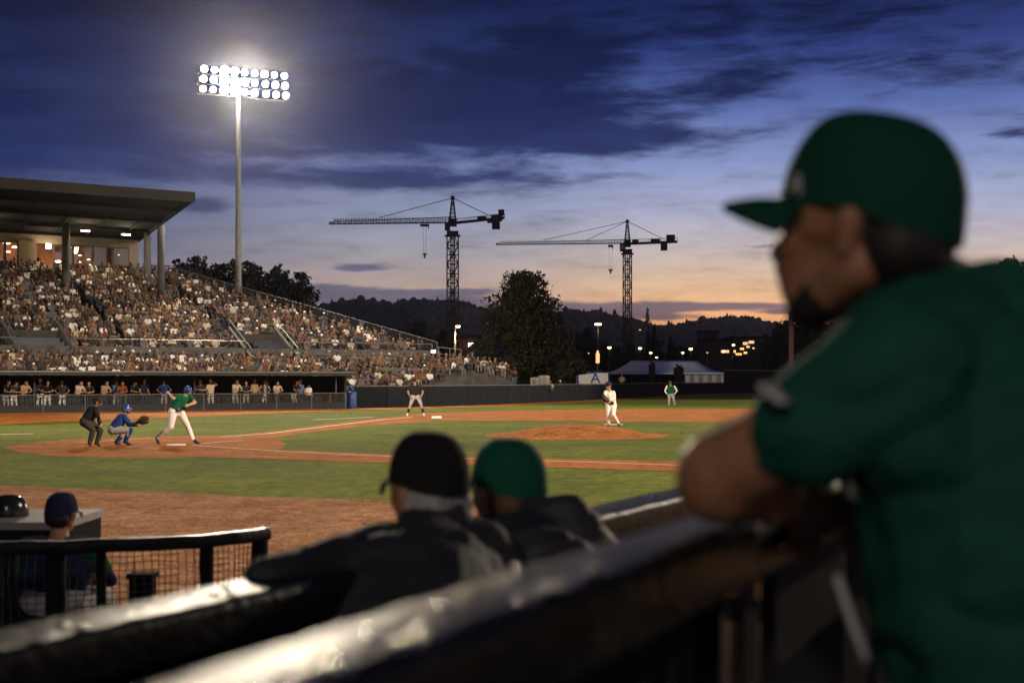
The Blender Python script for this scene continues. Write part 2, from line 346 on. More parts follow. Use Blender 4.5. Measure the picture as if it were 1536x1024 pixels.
def capsule_mesh(prims, seg=12):
    vs = []; fs = []
    for (a, b, ra, rb, _m) in prims:
        a = Vector(a); b = Vector(b); d = b-a; L = d.length
        q = d.to_track_quat('Z', 'Y') if L > 1e-6 else Matrix.Identity(3).to_quaternion()
        rings = []
        for k in range(1, 4): t = -math.pi/2+k*math.pi/8; rings.append((ra*math.cos(t), ra*math.sin(t)))
        rings.append((ra, 0)); rings.append((rb, L))
        for k in range(1, 4): t = k*math.pi/8; rings.append((rb*math.cos(t), L+rb*math.sin(t)))
        b0 = len(vs); vs.append(a+q @ Vector((0, 0, -ra)))
        for (r, z) in rings:
            for i in range(seg):
                t = 2*math.pi*i/seg; vs.append(a+q @ Vector((r*math.cos(t), r*math.sin(t), z)))
        vs.append(a+q @ Vector((0, 0, L+rb))); last = len(vs)-1
        for i in range(seg): fs.append((b0, b0+1+(i+1) % seg, b0+1+i))
        for k in range(len(rings)-1):
            o = b0+1+k*seg
            for i in range(seg): fs.append((o+i, o+(i+1) % seg, o+seg+(i+1) % seg, o+seg+i))
        o = b0+1+(len(rings)-1)*seg
        for i in range(seg): fs.append((o+i, o+(i+1) % seg, last))
    me = bpy.data.meshes.new('tmp'); me.from_pydata(vs, [], fs); return me
def evaluate(o):
    dg = bpy.context.evaluated_depsgraph_get(); dg.update()
    me = bpy.data.meshes.new_from_object(o.evaluated_get(dg)); old = o.data; bpy.data.objects.remove(o); bpy.data.meshes.remove(old); return me
def seg_dist(C, a, b, ra, rb):
    a = np.array(a, float); b = np.array(b, float); d = b-a; L2 = max(1e-9, d.dot(d)); t = np.clip(((C-a) @ d)/L2, 0, 1)
    return np.linalg.norm(C-(a+t[:, None]*d), axis=1)-(ra+(rb-ra)*t)
def fuse(name, prims, voxel, smooth=4, seg=12, decimate=None, fold=0, fscale=9):
    """one closed continuous surface through all capsules; faces take the material of the capsule they came from"""
    me = capsule_mesh(prims, seg); o = bpy.data.objects.new('tmp', me); COL.objects.link(o)
    r = o.modifiers.new('r', 'REMESH'); r.mode = 'VOXEL'; r.voxel_size = voxel
    s_ = o.modifiers.new('s', 'SMOOTH'); s_.iterations = smooth; s_.factor = .5
    if decimate: dm = o.modifiers.new('d', 'DECIMATE'); dm.ratio = decimate
    me = evaluate(o); me.name = name
    keys = []
    for p in prims:
        if p[4] not in keys: keys.append(p[4])
    for k in keys: me.materials.append(PM[k])
    n = len(me.polygons); C = np.empty(n*3); me.polygons.foreach_get('center', C); C = C.reshape(-1, 3)
    D = np.stack([seg_dist(C, p[0], p[1], p[2], p[3]) for p in prims], 1); best = D.argmin(1); pk = np.array([keys.index(p[4]) for p in prims])
    me.materials.update() if hasattr(me.materials, 'update') else None
    me.polygons.foreach_set('material_index', pk[best].astype(np.int32)); me.polygons.foreach_set('use_smooth', np.ones(n, bool)); me.update()
    if fold:
        from mathutils import noise
        me.calc_loop_triangles() if False else None
        nv = len(me.vertices); nor = [v.normal.copy() for v in me.vertices]
        for v, nn in zip(me.vertices, nor):
            q = v.co*fscale; w = noise.noise(Vector((q.x+.6*q.z, q.y, q.z*1.9-.8*q.x)))
            v.co += nn*fold*(abs(w)*1.6-.45+.4*noise.noise(q*2.3))
        me.update()
    return me
def head_prims(c, f, up=(0, 0, 1), s=1.0, skin='skin_light', hair='hair_dark', beard=None, hairback=True, ears=True):
    c = Vector(c); f = Vector(f).normalized(); up = Vector(up); l = up.cross(f).normalized(); u = f.cross(l).normalized()
    q = lambda a, b, e: c+(f*a+l*b+u*e)*s
    R = []
    def ad(a, b, ra, rb, m): R.append((q(*a), q(*b), ra*s, rb*s, m))
    ad((-.012, 0, .035), (.028, 0, .032), .090, .082, skin); ad((.055, 0, .0), (.066, 0, -.075), .060, .040, skin)
    for sd in (-1, 1):
        ad((-.005, .052*sd, -.05), (.068, .014*sd, -.098), .032, .022, skin)
        ad((.088, .032*sd, .022), (.084, .012*sd, .026), .014, .014, skin)
        ad((.078, .036*sd, -.015), (.080, .03*sd, -.02), .022, .020, skin)
        if ears: ad((-.006, .086*sd, .008), (.002, .084*sd, -.030), .017, .012, skin)
    ad((.084, 0, .020), (.106, 0, -.024), .018, .019, skin); ad((.100, 0, -.030), (.092, 0, -.062), .016, .018, skin); ad((.098, .016, -.058), (.098, -.016, -.058), .011, .011, skin)
    ad((.095, .014, -.074), (.095, -.014, -.074), .011, .011, skin)
    ad((.078, 0, -.105), (.084, 0, -.100), .020, .018, beard or skin)
    if beard:
        for sd in (-1, 1): ad((.050, .030*sd, -.090), (.072, .016*sd, -.102), .0255, .0240, beard)
        ad((.104, .018, -.048), (.104, -.018, -.048), .008, .008, beard)
    if hairback:
        ad((-.020, 0, .034), (.008, 0, .045), .0905, .083, hair); ad((-.050, .028, -.024), (-.050, -.028, -.024), .056, .056, hair)
    return R
def hand_prims(p, fd, pn, s=1.0, skin='skin_light', curl=.6, side=1):
    """p wrist, fd hand direction, pn palm normal"""
    p = Vector(p); fd = Vector(fd).normalized(); pn = (Vector(pn)-fd*Vector(pn).dot(fd)).normalized(); w = fd.cross(pn)*side; R = []
    R.append((p, p+fd*.075*s, .024*s, .030*s, skin)); R.append((p+fd*.05*s+w*.018*s, p+fd*.08*s+w*.026*s, .018*s, .015*s, skin)); R.append((p+fd*.05*s-w*.018*s, p+fd*.08*s-w*.026*s, .018*s, .014*s, skin))
    for k, (off, L) in enumerate(((.034, .066), (.012, .076), (-.011, .070), (-.033, .054))):
        b = p+fd*.085*s+w*off*s; m1 = b+(fd*math.cos(curl)+pn*math.sin(curl))*L*.5*s; m2 = m1+(fd*math.cos(curl*2.1)+pn*math.sin(curl*2.1))*L*.55*s
        R.append((b, m1, .0095*s, .0085*s, skin)); R.append((m1, m2, .0085*s, .0075*s, skin))
    tb = p+fd*.03*s+w*.026*s; tm = tb+(fd*.6+w*.6+pn*.3).normalized()*.04*s; R.append((tb, tm, .013*s, .011*s, skin)); R.append((tm, tm+(fd*.8+pn*.5).normalized()*.032*s, .011*s, .009*s, skin))
    return R
def body_prims(J, s=1.0, shirt='cloth_white', pants='cloth_white', skin='skin_light', sleeve=None, shoe='shoe', sock=None, fore=None, hair='hair_dark', fingers=True, facedir=(0, -1, 0), beard=None, belt=None, fat=1.0, up=(0, 0, 1), pw=1.0, aw=1.0):
    """J: dict of joint positions"""
    R = []; ad = lambda a, b, ra, rb, m: R.append((Vector(a), Vector(b), ra*s, rb*s, m))
    sl = sleeve or shirt; sk = sock or pants; fo = fore or skin
    msh = (J['sL']+J['sR'])/2; mpe = (J['pL']+J['pR'])/2; ax = (msh-mpe).normalized()
    for k in 'LR':
        inn = J['s'+k].lerp(msh, .35)-ax*.08*s
        ad(inn, J['p'+k]+ax*.10*s, .095*fat, .095*fat, shirt)
        ad(J['s'+k], J['s'+k].lerp(msh, .5), .068, .075, shirt)
        ad(J['s'+k], J['s'+k].lerp(J['e'+k], .62), .066*aw, .060*aw, sl); ad(J['s'+k].lerp(J['e'+k], .6), J['e'+k], .048*aw, .042*aw, fo)
        ad(J['e'+k], J['h'+k], .041*aw, .028*aw, fo)
        ad(J['p'+k], J['k'+k], .092*fat*pw, .064*pw, pants); ad(J['p'+k], mpe, .10*fat, .105*fat, pants)
        ad(J['k'+k], J['k'+k].lerp(J['a'+k], .4), .062*pw, .062*pw, pants); ad(J['k'+k].lerp(J['a'+k], .4), J['a'+k], .060*pw, .046*pw, sk)
        ad(J['a'+k], J['a'+k]+(J['t'+k]-J['a'+k])*.25, .042, .045, shoe); ad(J['a'+k].lerp(J['t'+k], .3)-Vector((0, 0, .01)), J['t'+k], .042, .030, shoe)
        if fingers:
            fd = (J['h'+k]-J['e'+k]).normalized(); pn = (mpe-J['h'+k])
            R.extend(hand_prims(J['h'+k], fd, pn, s, skin, side=1 if k == 'L' else -1))
        else: ad(J['h'+k], J['h'+k]+(J['h'+k]-J['e'+k]).normalized()*.10*s, .036, .024, skin)
    ad(msh-ax*.10*s, mpe+ax*.08*s, .125*fat, .12*fat, shirt); ad(mpe+ax*.02*s, mpe-ax*.02*s, .115*fat, .115*fat, pants)
    if belt: ad(mpe+ax*.075*s, mpe+ax*.08*s, .129*fat, .129*fat, belt)
    hd = J['head']; ad(msh+ax*.03*s, hd-Vector(up)*.05*s, .062, .054, skin)
    R += head_prims(hd, facedir, up, s, skin, hair, beard)
    return R
def cap_parts(c, f, up, s, m, parent, name='cap', brim=True, brimlen=.078, m2=None, offset=1.0, depth=.012, button=True):
    """baseball cap: six-panel dome with curved peak; local frame f/l/u"""
    c = Vector(c); f = Vector(f).normalized(); up = Vector(up); l = up.cross(f).normalized(); u = f.cross(l).normalized()
    q = lambda a, b, e: c+(f*a+l*b+u*e)*s
    mb = MB(); n, k = 36, 12; vs = []
    zb = depth
    for i in range(k+1):
        t = i/k*math.pi/2
        for j in range(n):
            p = 2*math.pi*j/n; rr_ = math.cos(t)**(.70-.16*max(0, math.cos(p))) if i < k else 0
            seam = 1-.012*abs(math.cos(3*p))**8
            a = .112*rr_*math.cos(p)*seam*offset; b = .094*rr_*math.sin(p)*seam*offset; e = zb+(.121)*math.sin(t)**.95*offset
            if i == 0: pass
            e -= (.022 if i < 3 else .010)*(max(0, -math.cos(p)))*(1-i/k)
            vs.append(q(a-.001, b, e))
    fs = [(i*n+j, i*n+(j+1) % n, (i+1)*n+(j+1) % n, (i+1)*n+j) for i in range(k) for j in range(n)]
    mb.add(vs, fs, 0, True)
    # inner shell so that it has thickness
    vi = [c+(Vector(v)-c)*.965 for v in vs]; mb.add(vi, [tuple(reversed(g)) for g in fs], 0, True)
    mb.add(vs[:n]+vi[:n], [(j, n+j, n+(j+1) % n, (j+1) % n) for j in range(n)], 0, True)
    o = mb.build(name, m, parent)
    if brim:
        bb = MB(); nu, nv = 14, 7
        for lay in (0, 1):
            vs = []
            for i in range(nu+1):
                th = math.radians(-62+124*i/nu)
                for j in range(nv+1):
                    r = j/nv; ra = .104+brimlen*r*math.cos(th)**.45
                    a = ra*math.cos(th)*offset; b = (.093+.004*r)*math.sin(th)*1.0*offset
                    e = zb+.004-.10*(math.sin(th)**2)*.22*(.3+r)-.016*r*r-lay*.008
                    vs.append(q(a+.004, b, e))
            fs = [(i*(nv+1)+j, (i+1)*(nv+1)+j, (i+1)*(nv+1)+j+1, i*(nv+1)+j+1) for i in range(nu) for j in range(nv)]
            bb.add(vs, fs if lay else [tuple(reversed(g)) for g in fs], 0, True)
            if lay == 0: first = list(vs)
        rim = [j for j in range(nv+1)][:0]+[i*(nv+1)+nv for i in range(nu+1)]
        bb.add([first[i] for i in rim]+[vs[i] for i in rim], [(i, i+1, nu+2+i, nu+1+i) for i in range(nu)], 0, True)
        bb.build('peak', m2 or m, o)
    if button:
        b2 = MB(); b2.lathe(q(.004, 0, zb+.116*offset), [(.009*s, 0), (.008*s, .004*s), (.003*s, .006*s)], 10, 0, u); b2.build('button', m, o)
    return o, q
def letter(ch, size, center, right, upv, m, parent, name, depth=.002):
    cu = bpy.data.curves.new('t', 'FONT'); cu.body = ch; cu.size = size; cu.extrude = depth; cu.align_x = 'CENTER'; cu.align_y = 'CENTER'
    o = bpy.data.objects.new('t', cu); COL.objects.link(o); dg = bpy.context.evaluated_depsgraph_get(); dg.update()
    me = bpy.data.meshes.new_from_object(o.evaluated_get(dg)); bpy.data.objects.remove(o); bpy.data.curves.remove(cu)
    r = Vector(right).normalized(); n = r.cross(Vector(upv)).normalized(); u = n.cross(r)
    mt = Matrix(((r.x, u.x, n.x, center[0]), (r.y, u.y, n.y, center[1]), (r.z, u.z, n.z, center[2]), (0, 0, 0, 1)))
    me.transform(mt); me.materials.clear(); me.materials.append(m); return link(name, me, parent)

def helmet(c, f, s, m, parent, flaps=True, name='helmet'):
    o, q = cap_parts(c, f, (0, 0, 1), s*1.14, m, parent, name=name, brimlen=.045, depth=-.012, button=False)
    if flaps:
        for sd in (-1, 1): mb = MB(); mb.lathe(q(-.005, .090*sd, -.03), [(.036*s, -.014*s), (.045*s, 0), (.040*s, .012*s)], 12, 0, q(0, sd, 0)-q(0, 0, 0)); mb.build('ear_flap', m, o)
    return o
def player(name, label, J, voxel=.009, group=None, base=None, cat='person', **k):
    b = base or ((J['aL']+J['aR'])/2); b = Vector((b.x, b.y, min(J['tL'].z, J['tR'].z)-.03))
    t = thing(name, label, cat, b, group)
    link('body', fuse('body', body_prims(J, **k), voxel, 3), t)
    return t
def JJ(d, **pts):
    """pts: (px, py, depth offset)"""
    return {k: P(v[0], v[1], d+(v[2] if len(v) > 2 else 0)) for k, v in pts.items()}

#PEOPLE_FIELD
# batter, seen from behind, weight back
d = 40.2
J = JJ(d, head=(281.5,585,0), sL=(268,595,-.08), sR=(285,595,.12), eL=(260,597.5,-.25), hL=(253.5,590.2,-.15), eR=(292.3,603.5,-.05), hR=(283.5,607,-.28),
       pL=(259.5,617,-.10), pR=(269.5,617,.10), kL=(256.5,640,-.15), kR=(281.5,638.5,.15), aL=(235,657,.05), aR=(289.8,659.5,.1), tL=(240,668.5,-.05), tR=(301.5,666.5,-.02))
t = player('person', 'batter in green jersey, white trousers and blue helmet beside home plate', J, .008, shirt='cloth_green', pants='cloth_white', skin='skin_light', belt='cloth_grey', facedir=(.75,.66,0), fat=1.18, pw=1.22, aw=1.2)
helmet(J['head'], (.75,.66,0), .98, PM['helmet_blue'], t)
mb = MB(); mb.sweep([J['pR']+Vector((.05,-.10,.0)), J['pR'].lerp(J['kR'],.5)+Vector((.045,-.07,0)), J['kR']+Vector((.035,-.055,0)), J['kR'].lerp(J['aR'],.6)+Vector((.02,-.048,0)), J['aR']+Vector((.015,-.04,0))], [(-.009,-.004),(.009,-.004),(.009,.004),(-.009,.004)]); mb.build('trouser_stripe', PM['cloth_navy'], t)
# catcher
d = 39.6
J = JJ(d, head=(189,613.5,0), sL=(187,625,-.14), sR=(185,624,.16), eL=(194.5,636.5,-.18), hL=(204.5,634,-.1), eR=(193,637,.15), hR=(203,638,.05),
       pL=(169.5,644.5,-.12), pR=(169.5,643.5,.14), kL=(194.5,645,-.16), kR=(189,647,.22), aL=(187.5,662,-.1), aR=(174,663,.2), tL=(198,668.5,-.16), tR=(183,668,.24))
t = player('person', 'crouching catcher in blue shirt and grey trousers holding out a dark mitt', J, .008, shirt='cloth_royal', pants='cloth_grey', fore='cloth_navy', sock='cloth_royal', skin='skin_tan', facedir=(.95,.2,-.05), fat=1.3, pw=1.22, aw=1.25)
helmet(J['head'], (.95,.2,0), 1.04, PM['helmet_blue'], t)
mb = MB()
for k in range(5):
    z = -.02-.025*k; c = J['head']+Vector((.10,.01,z)); mb.sweep([c+Vector((-.05,-.085,0)), c+Vector((.015,-.05,0)), c+Vector((.03,0,0)), c+Vector((.015,.05,0)), c+Vector((-.05,.085,0))], [(-.004,-.004),(.004,-.004),(.004,.004),(-.004,.004)])
mb.bar(J['head']+Vector((.13,.01,0)), J['head']+Vector((.12,.01,-.13)), .005); mb.build('face_mask', M['darksteel'], t)
link('mitt', fuse('mitt', [(P(206,633.5,d-.1), P(214,630.5,d-.1), .05, .10, 'leather_dark'), (P(214,629,d-.12), P(220,627,d-.12), .09, .07, 'leather_dark'), (P(213,634,d-.1), P(220,632.5,d-.1), .06, .06, 'leather_dark'), (P(211,625.5,d-.05), P(216,623.5,d-.05), .035, .03, 'leather_tan')], .012, 2), t)
link('shin_guard', fuse('shin_guard', [(J['kL']+Vector((.03,-.01,.01)), J['aL']+Vector((.035,-.01,.04)), .072, .052, 'cloth_royal')], .012, 2), t)
# plate umpire
d = 38.8
J = JJ(d, head=(145.5,602.5,0), sL=(143.5,613,-.18), sR=(141.5,612,.16), eL=(147,624.5,-.25), hL=(149,635.5,-.1), eR=(147,624,.2), hR=(151,635,.1),
       pL=(128,632,-.13), pR=(129.5,631.5,.13), kL=(139.5,645,-.2), kR=(151,645.5,.12), aL=(134.5,664,-.16), aR=(144.8,664,.14), tL=(137,670.5,-.2), tR=(152,670.5,.0))
t = player('person', 'plate umpire in black shirt and charcoal trousers crouched behind the catcher', J, .009, shirt='cloth_black', pants='cloth_charcoal', skin='skin_tan', fore='cloth_black', facedir=(.95,.25,0), fat=1.4, pw=1.25, aw=1.25)
o, q = cap_parts(J['head'], (.95,.25,0), (0,0,1), 1.05, PM['cloth_black'], t)
mb = MB()
for k in range(5):
    c = J['head']+Vector((.12,.01,.02-.03*k)); mb.sweep([c+Vector((-.06,-.08,0)), c+Vector((.01,-.045,0)), c+Vector((.025,0,0)), c+Vector((.01,.045,0)), c+Vector((-.06,.08,0))], [(-.005,-.005),(.005,-.005),(.005,.005),(-.005,.005)])
mb.bar(J['head']+Vector((.15,.01,.03)), J['head']+Vector((.14,.01,-.11)), .006); mb.build('face_mask', M['steel'], t)
# base umpire
d = 70.6
J = JJ(d, head=(621.6,571.5,0), sL=(630.5,579.5,0), sR=(615.0,579.5,0), eL=(634.3,588,-.1), hL=(632,594.5,-.2), eR=(612,588,-.1), hR=(615.5,595,-.2),
       pL=(626.8,594,0), pR=(620,594,0), kL=(631.5,606,-.2), kR=(615.8,606.5,-.2), aL=(635,619.5,0), aR=(611.6,619.5,0), tL=(636.5,623,-.2), tR=(610.5,623,-.2))
t = player('person', 'base umpire in black shirt and grey trousers standing beside first base', J, .012, shirt='cloth_black', pants='cloth_grey', sock='cloth_black', skin='skin_tan', shoe='cloth_white', facedir=(-.5,-.8,0), fat=1.3, pw=1.15, aw=1.15)
cap_parts(J['head'], (-.5,-.8,0), (0,0,1), 1.05, PM['cloth_black'], t)
# pitcher
d = 46.4
J = JJ(d, head=(912.8,578.3,0), sL=(919.8,589,-.05), sR=(908.8,588.5,.0), eL=(921.5,597.5,-.1), hL=(914.5,600.5,-.28), eR=(905.5,597,-.12), hR=(911,601,-.3),
       pL=(920.3,607.5,0), pR=(913,607.5,0), kL=(919.8,622,-.22), kR=(912,622.5,-.1), aL=(927.5,635,.1), aR=(912.6,636,.0), tL=(929.3,638.6,-.02), tR=(913,639.6,-.16))
t = player('person', 'pitcher in white uniform and dark cap standing set on the mound', J, .009, shirt='cloth_white', pants='cloth_white', skin='skin_tan', sleeve='cloth_white', fore='cloth_white', belt='cloth_black', facedir=(-.75,-.6,0), fat=1.1, pw=1.12, aw=1.15)
cap_parts(J['head'], (-.75,-.6,0), (0,0,1), 1.05, PM['cloth_navy'], t)
link('glove', fuse('glove', [(P(906.5,597,d-.33), P(910,600.5,d-.36), .085, .07, 'leather_dark'), (P(905,592.5,d-.33), P(907,596,d-.33), .05, .07, 'leather_dark'), (P(912,598,d-.35), P(913,601,d-.35), .04, .04, 'leather_dark')], .012, 2), t)
# infielder far right
d = 92.6
J = JJ(d, head=(1005.3,574,0), sL=(1011.3,579.5,0), sR=(1000.6,579.5,0), eL=(1015.6,586,.05), hL=(1011.5,591,-.15), eR=(997.5,586.5,.05), hR=(1000.5,590.5,-.2),
       pL=(1009,591.5,0), pR=(1004.3,591.5,0), kL=(1010.5,600,-.15), kR=(1004,600.3,-.1), aL=(1012.7,608,0), aR=(1003.4,608,0), tL=(1014.3,610.3,-.15), tR=(1002.5,610.3,-.2))
t = player('person', 'fielder in green vest over white sleeves standing hands on hips on outfield grass', J, .014, shirt='cloth_green', pants='cloth_grey', sleeve='cloth_white', fore='cloth_white', skin='skin_tan', facedir=(-.6,-.8,0), fat=1.15, pw=1.15, aw=1.15)
cap_parts(J['head'], (-.6,-.8,0), (0,0,1), 1.06, PM['cloth_charcoal'], t)
#END_FIELD

# ------------------------------------------------------------------ stadium frame of reference
U = Vector((.83, .558, 0)).normalized(); NN = Vector((-U.y, U.x, 0)); A0 = Vector((-27.8, 76, 0)); UR = math.atan2(U.y, U.x)
def Q(t, o, z=0): return A0+U*t+NN*o+Vector((0, 0, z))
def pxof(p): return 768+p[0]/p[1]*F, HOR-(p[2]-CH)*F/p[1]
def tend(o): return 32.4-13.2*(o-8)/20.0
def obox(mb, t0, t1, o0, o1, z0, z1, m=0):
    c = (Q(t0, o0, z0)+Q(t1, o1, z1))/2; return mb.box(c, (abs(t1-t0), abs(o1-o0), abs(z1-z0)), UR, m)
def quadprism(mb, c4, z0, z1, m=0): return mb.prism([(p.x, p.y) for p in c4], z0, z1, m)
VOM = [(4.6, 1.7), (19.4, 1.7)]; AISLES = [-5.6, 2.4, 10.4, 18.4, 26.4]
gs = thing('grandstand', 'concrete grandstand filled with spectators behind the far dugout', 'grandstand', Q(12, 10))
mb = MB()
for r in range(25):
    o0 = 8.2+.833*r; o1 = o0+.833; z = 3.35+.27*r
    quadprism(mb, [Q(-14, o0), Q(tend(o0), o0), Q(tend(o1), o1), Q(-14, o1)], .0, z)
mb.build('upper_tier', M['concrete'], gs)
mb = MB()
for r in range(6): obox(mb, -14, 22.5, 3.15+.8*r, 3.95+.8*r, 0, 1.4+.2*r)
obox(mb, -14, 31.8, 7.96, 8.2, 0, 3.9); mb.build('lower_tier', M['concrete'], gs)
for r in range(25):
    o = 8.2+.833*r+.42; z = 3.35+.27*r; mb = MB(); te = tend(o)-.8
    cuts = sorted(AISLES); t0 = -12
    for a in cuts+[te+.6]:
        t1 = min(a-.6, te)
        if r < 3:
            for (vt, vw) in VOM:
                if t0 < vt-vw < t1: obox(mb, t0, vt-vw, o, o+.35, z+.40, z+.45); obox(mb, t0, vt-vw, o+.33, o+.38, z+.45, z+.80); t0 = min(vt+vw, t1)
        if t1 > t0+.3: obox(mb, t0, t1, o, o+.35, z+.40, z+.45); obox(mb, t0, t1, o+.33, o+.38, z+.45, z+.80)
        t0 = a+.6
    mb.build('bench', M['seat'], gs)
for r in range(6):
    o = 3.15+.8*r+.38; z = 1.4+.2*r; mb = MB(); obox(mb, -12, 22, o, o+.35, z+.40, z+.45); obox(mb, -12, 22, o+.33, o+.38, z+.45, z+.8); mb.build('bench', M['seat'], gs)
# walkway rail along the front of the upper tier
def railing(mb, pts, h, posts, r=.035, mids=(.5,), panel=None):
    for a, b in zip(pts[:-1], pts[1:]):
        a = Vector(a); b = Vector(b); L = (b-a).length; k = max(1, round(L/posts))
        mb.bar(a+Vector((0, 0, h)), b+Vector((0, 0, h)), r, 6)
        for m_ in mids: mb.bar(a+Vector((0, 0, h*m_)), b+Vector((0, 0, h*m_)), r*.55, 5)
        for i in range(k+1): p = a.lerp(b, i/k); mb.bar(p, p+Vector((0, 0, h)), r*.9, 5)
def rail_thing(name, label, pts, h, posts, cat='railing', m='rail', wires=0, **k):
    t = thing(name, label, cat, pts[0]); mb = MB(); railing(mb, pts, h, posts, **k); mb.build('rail', M[m], t)
    if wires:
        mb = MB()
        for a, b in zip(pts[:-1], pts[1:]):
            a = Vector(a); b = Vector(b); n = int((b-a).length/wires)
            for i in range(n): p = a.lerp(b, (i+.5)/n); mb.bar(p, p+Vector((0, 0, h-.02)), .010, 3)
            for j in range(1, int(h/wires)): mb.bar(a+Vector((0, 0, j*wires)), b+Vector((0, 0, j*wires)), .010, 3)
        mb.build('wire_mesh', M['darksteel'], t)
    return t
vs_ = [(-14, VOM[0][0]-VOM[0][1]), (VOM[0][0]+VOM[0][1], VOM[1][0]-VOM[1][1]), (VOM[1][0]+VOM[1][1], 32.0)]
for (t0, t1), w in zip(vs_, ('left edge of the frame', 'middle of the stand', 'right end of the stand')):
    rail_thing('walkway_railing', 'grey tube railing over walkway wall, '+w, [Q(t0, 8.08, 3.9), Q(t1, 8.08, 3.9)], .45, 2.0, mids=())
    rail_thing('walkway_railing', 'lower posted railing before walkway wall, '+w, [Q(t0, 7.85, 2.4), Q(t1, 7.85, 2.4)], 1.1, 1.6, mids=(.5,))
for (vt, vw), w in zip(VOM, ('at the left edge of the stand', 'below the floodlight mast')):
    v = thing('stairway', 'concrete stairway with sloping rails '+w, 'stairway', Q(vt, 8, 3.35))
    mb = MB()
    for sd in (-1, 1):
        p0 = Q(vt+sd*vw, 8.0, 0); a = [Q(vt+sd*vw-.09, 7.2, 3.0), Q(vt+sd*vw-.09, 7.2, 3.4), Q(vt+sd*vw-.09, 10.9, 5.4), Q(vt+sd*vw-.09, 10.9, 3.2)]
        mb.slab(a, .18, 0, U)
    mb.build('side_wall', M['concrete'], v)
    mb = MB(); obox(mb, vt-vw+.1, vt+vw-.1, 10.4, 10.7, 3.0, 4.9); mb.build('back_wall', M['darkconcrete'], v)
    for sd in (-1, 1):
        mb = MB(); a = Q(vt+sd*vw, 7.2, 3.45); b = Q(vt+sd*vw, 10.9, 5.45); mb.bar(a+Vector((0,0,.45)), b+Vector((0,0,.45)), .04, 6)
        for i in range(4): p = a.lerp(b, i/3); mb.bar(p, p+Vector((0,0,.45)), .03, 5)
        mb.build('handrail', M['rail'], v)
# raking guard rail down the open end
rail_thing('end_guard_railing', 'long grey guard railing raking down the open end of the stand', [Q(tend(8), 8.0, 3.35), Q(tend(28.2), 28.2, 9.75)], 1.15, 1.6, wires=.16, mids=(.5,))
rail_thing('landing_railing', 'short grey railing at the foot of the stand end', [Q(32.5, 8.0, 3.2), Q(33.8, 7.0, 3.0)], .95, .7)
# end block of seating behind the low fence, rows parallel to the main stand
def brow(r):
    o = 1.95+.85*r; t0 = 22.4 if o < 7.0 else 32.9; fe = [(1.27,21.8), (2.6,28.4), (7.95,38.4), (14,46)]
    for (a, b), (c, e) in zip(fe[:-1], fe[1:]):
        if a <= o <= c: t1 = b+(e-b)*(o-a)/(c-a)
    return o, t0, t1-.6, (.45+.40*r if r < 6 else 2.45-.17*(r-5))
et = thing('end_seating_block', 'low seating block full of people between the dugout and the big tree', 'seating', Q(23, 2))
mb = MB()
for r in range(11): o, t0, t1, z = brow(r); obox(mb, t0, t1, o, o+.85, 0, z)
mb.build('terrace', M['concrete'], et)
for r in range(11): o, t0, t1, z = brow(r); mb = MB(); obox(mb, t0, t1-.3, o+.4, o+.75, z+.40, z+.45); obox(mb, t0, t1-.3, o+.72, o+.77, z+.45, z+.8); mb.build('bench', M['seat'], et)

# dugout
dg_ = thing('dugout', 'long dark far dugout with flat roof under the lower seats', 'dugout', Q(6, 0))
mb = MB(); obox(mb, -14, 21, -1.5, 3.1, 2.08, 2.28); mb.build('roof', M['darkconcrete'], dg_)  # overhang lengthened to throw shade on the people at the rail
mb = MB(); obox(mb, -14, 21, 3.02, 3.12, .0, 2.05); obox(mb, 20.85, 21, .0, 3.0, .0, 2.05); mb.build('back_wall', M['dug'], dg_)
mb = MB(); obox(mb, -14, 20.8, 2.4, 2.9, .40, .46)
for i in range(16): obox(mb, -13+2.2*i, -12.85+2.2*i, 2.45, 2.85, .02, .4)
mb.build('bench', M['dug'], dg_)
for i in range(8):
    mb = MB(); p = Q(-12+4.6*i, -.1); mb.bar(p, p+Vector((0, 0, 2.05)), .06, 8); mb.build('post', M['darksteel'], dg_)
mb = MB(); obox(mb, -14, 20.9, -1.58, -1.51, 2.22, 2.31); mb.build('roof_edge', M['rail'], dg_)
t = rail_thing('dugout_rail', 'thin grey rail with dark mesh along the front of the far dugout', [Q(-14, -.25), Q(20.8, -.25)], .98, 2.3, wires=.085, r=.03, mids=())  # mesh drawn dense to darken the people behind it
mb = MB(); obox(mb, -14, 20.8, -.235, -.20, .02, .42); mb.build('shade_board', M['dug'], t)  # added dark board that dims the legs behind the mesh
# low padded fence and tall outfield fence
fp = [(519,89.2), (580,91), (640,94), (700,98.5), (760,104), (815,111.5), (870,120), (935,138), (1000,160), (1086,178)]
def fpt(q): p = P(q[0], 0, q[1]); return Vector((p.x, p.y, 0))
t = thing('low_fence', 'low dark padded fence running from dugout to the tall outfield fence', 'fence', fpt(fp[0]))
for a, b in zip(fp[:-1], fp[1:]):
    a = fpt(a); b = fpt(b); dd = (b-a).normalized(); n_ = Vector((-dd.y, dd.x, 0)); L = (b-a).length; mb = MB()
    k = max(1, int(L/2.6))
    for i in range(k):
        p = a.lerp(b, (i+.5)/k); mb.box(p+Vector((0, 0, .69)), (L/k-.05, .12, 1.34), math.atan2(dd.y, dd.x))
    mb.build('pad_panel', M['fence'], t)
mb = MB(); pts = [fpt(q)+Vector((0, 0, 1.41)) for q in fp]; mb.sweep(pts, [(-.08,-.03), (.08,-.03), (.08,.03), (-.08,.03)], smooth=False); mb.build('cap_rail', M['rail'], t)
fp2 = [(1086,178.5), (1180,196), (1300,216), (1500,240)]
t = thing('outfield_fence', 'tall dark outfield fence with pale top rail right of the tent', 'fence', fpt(fp2[0]))
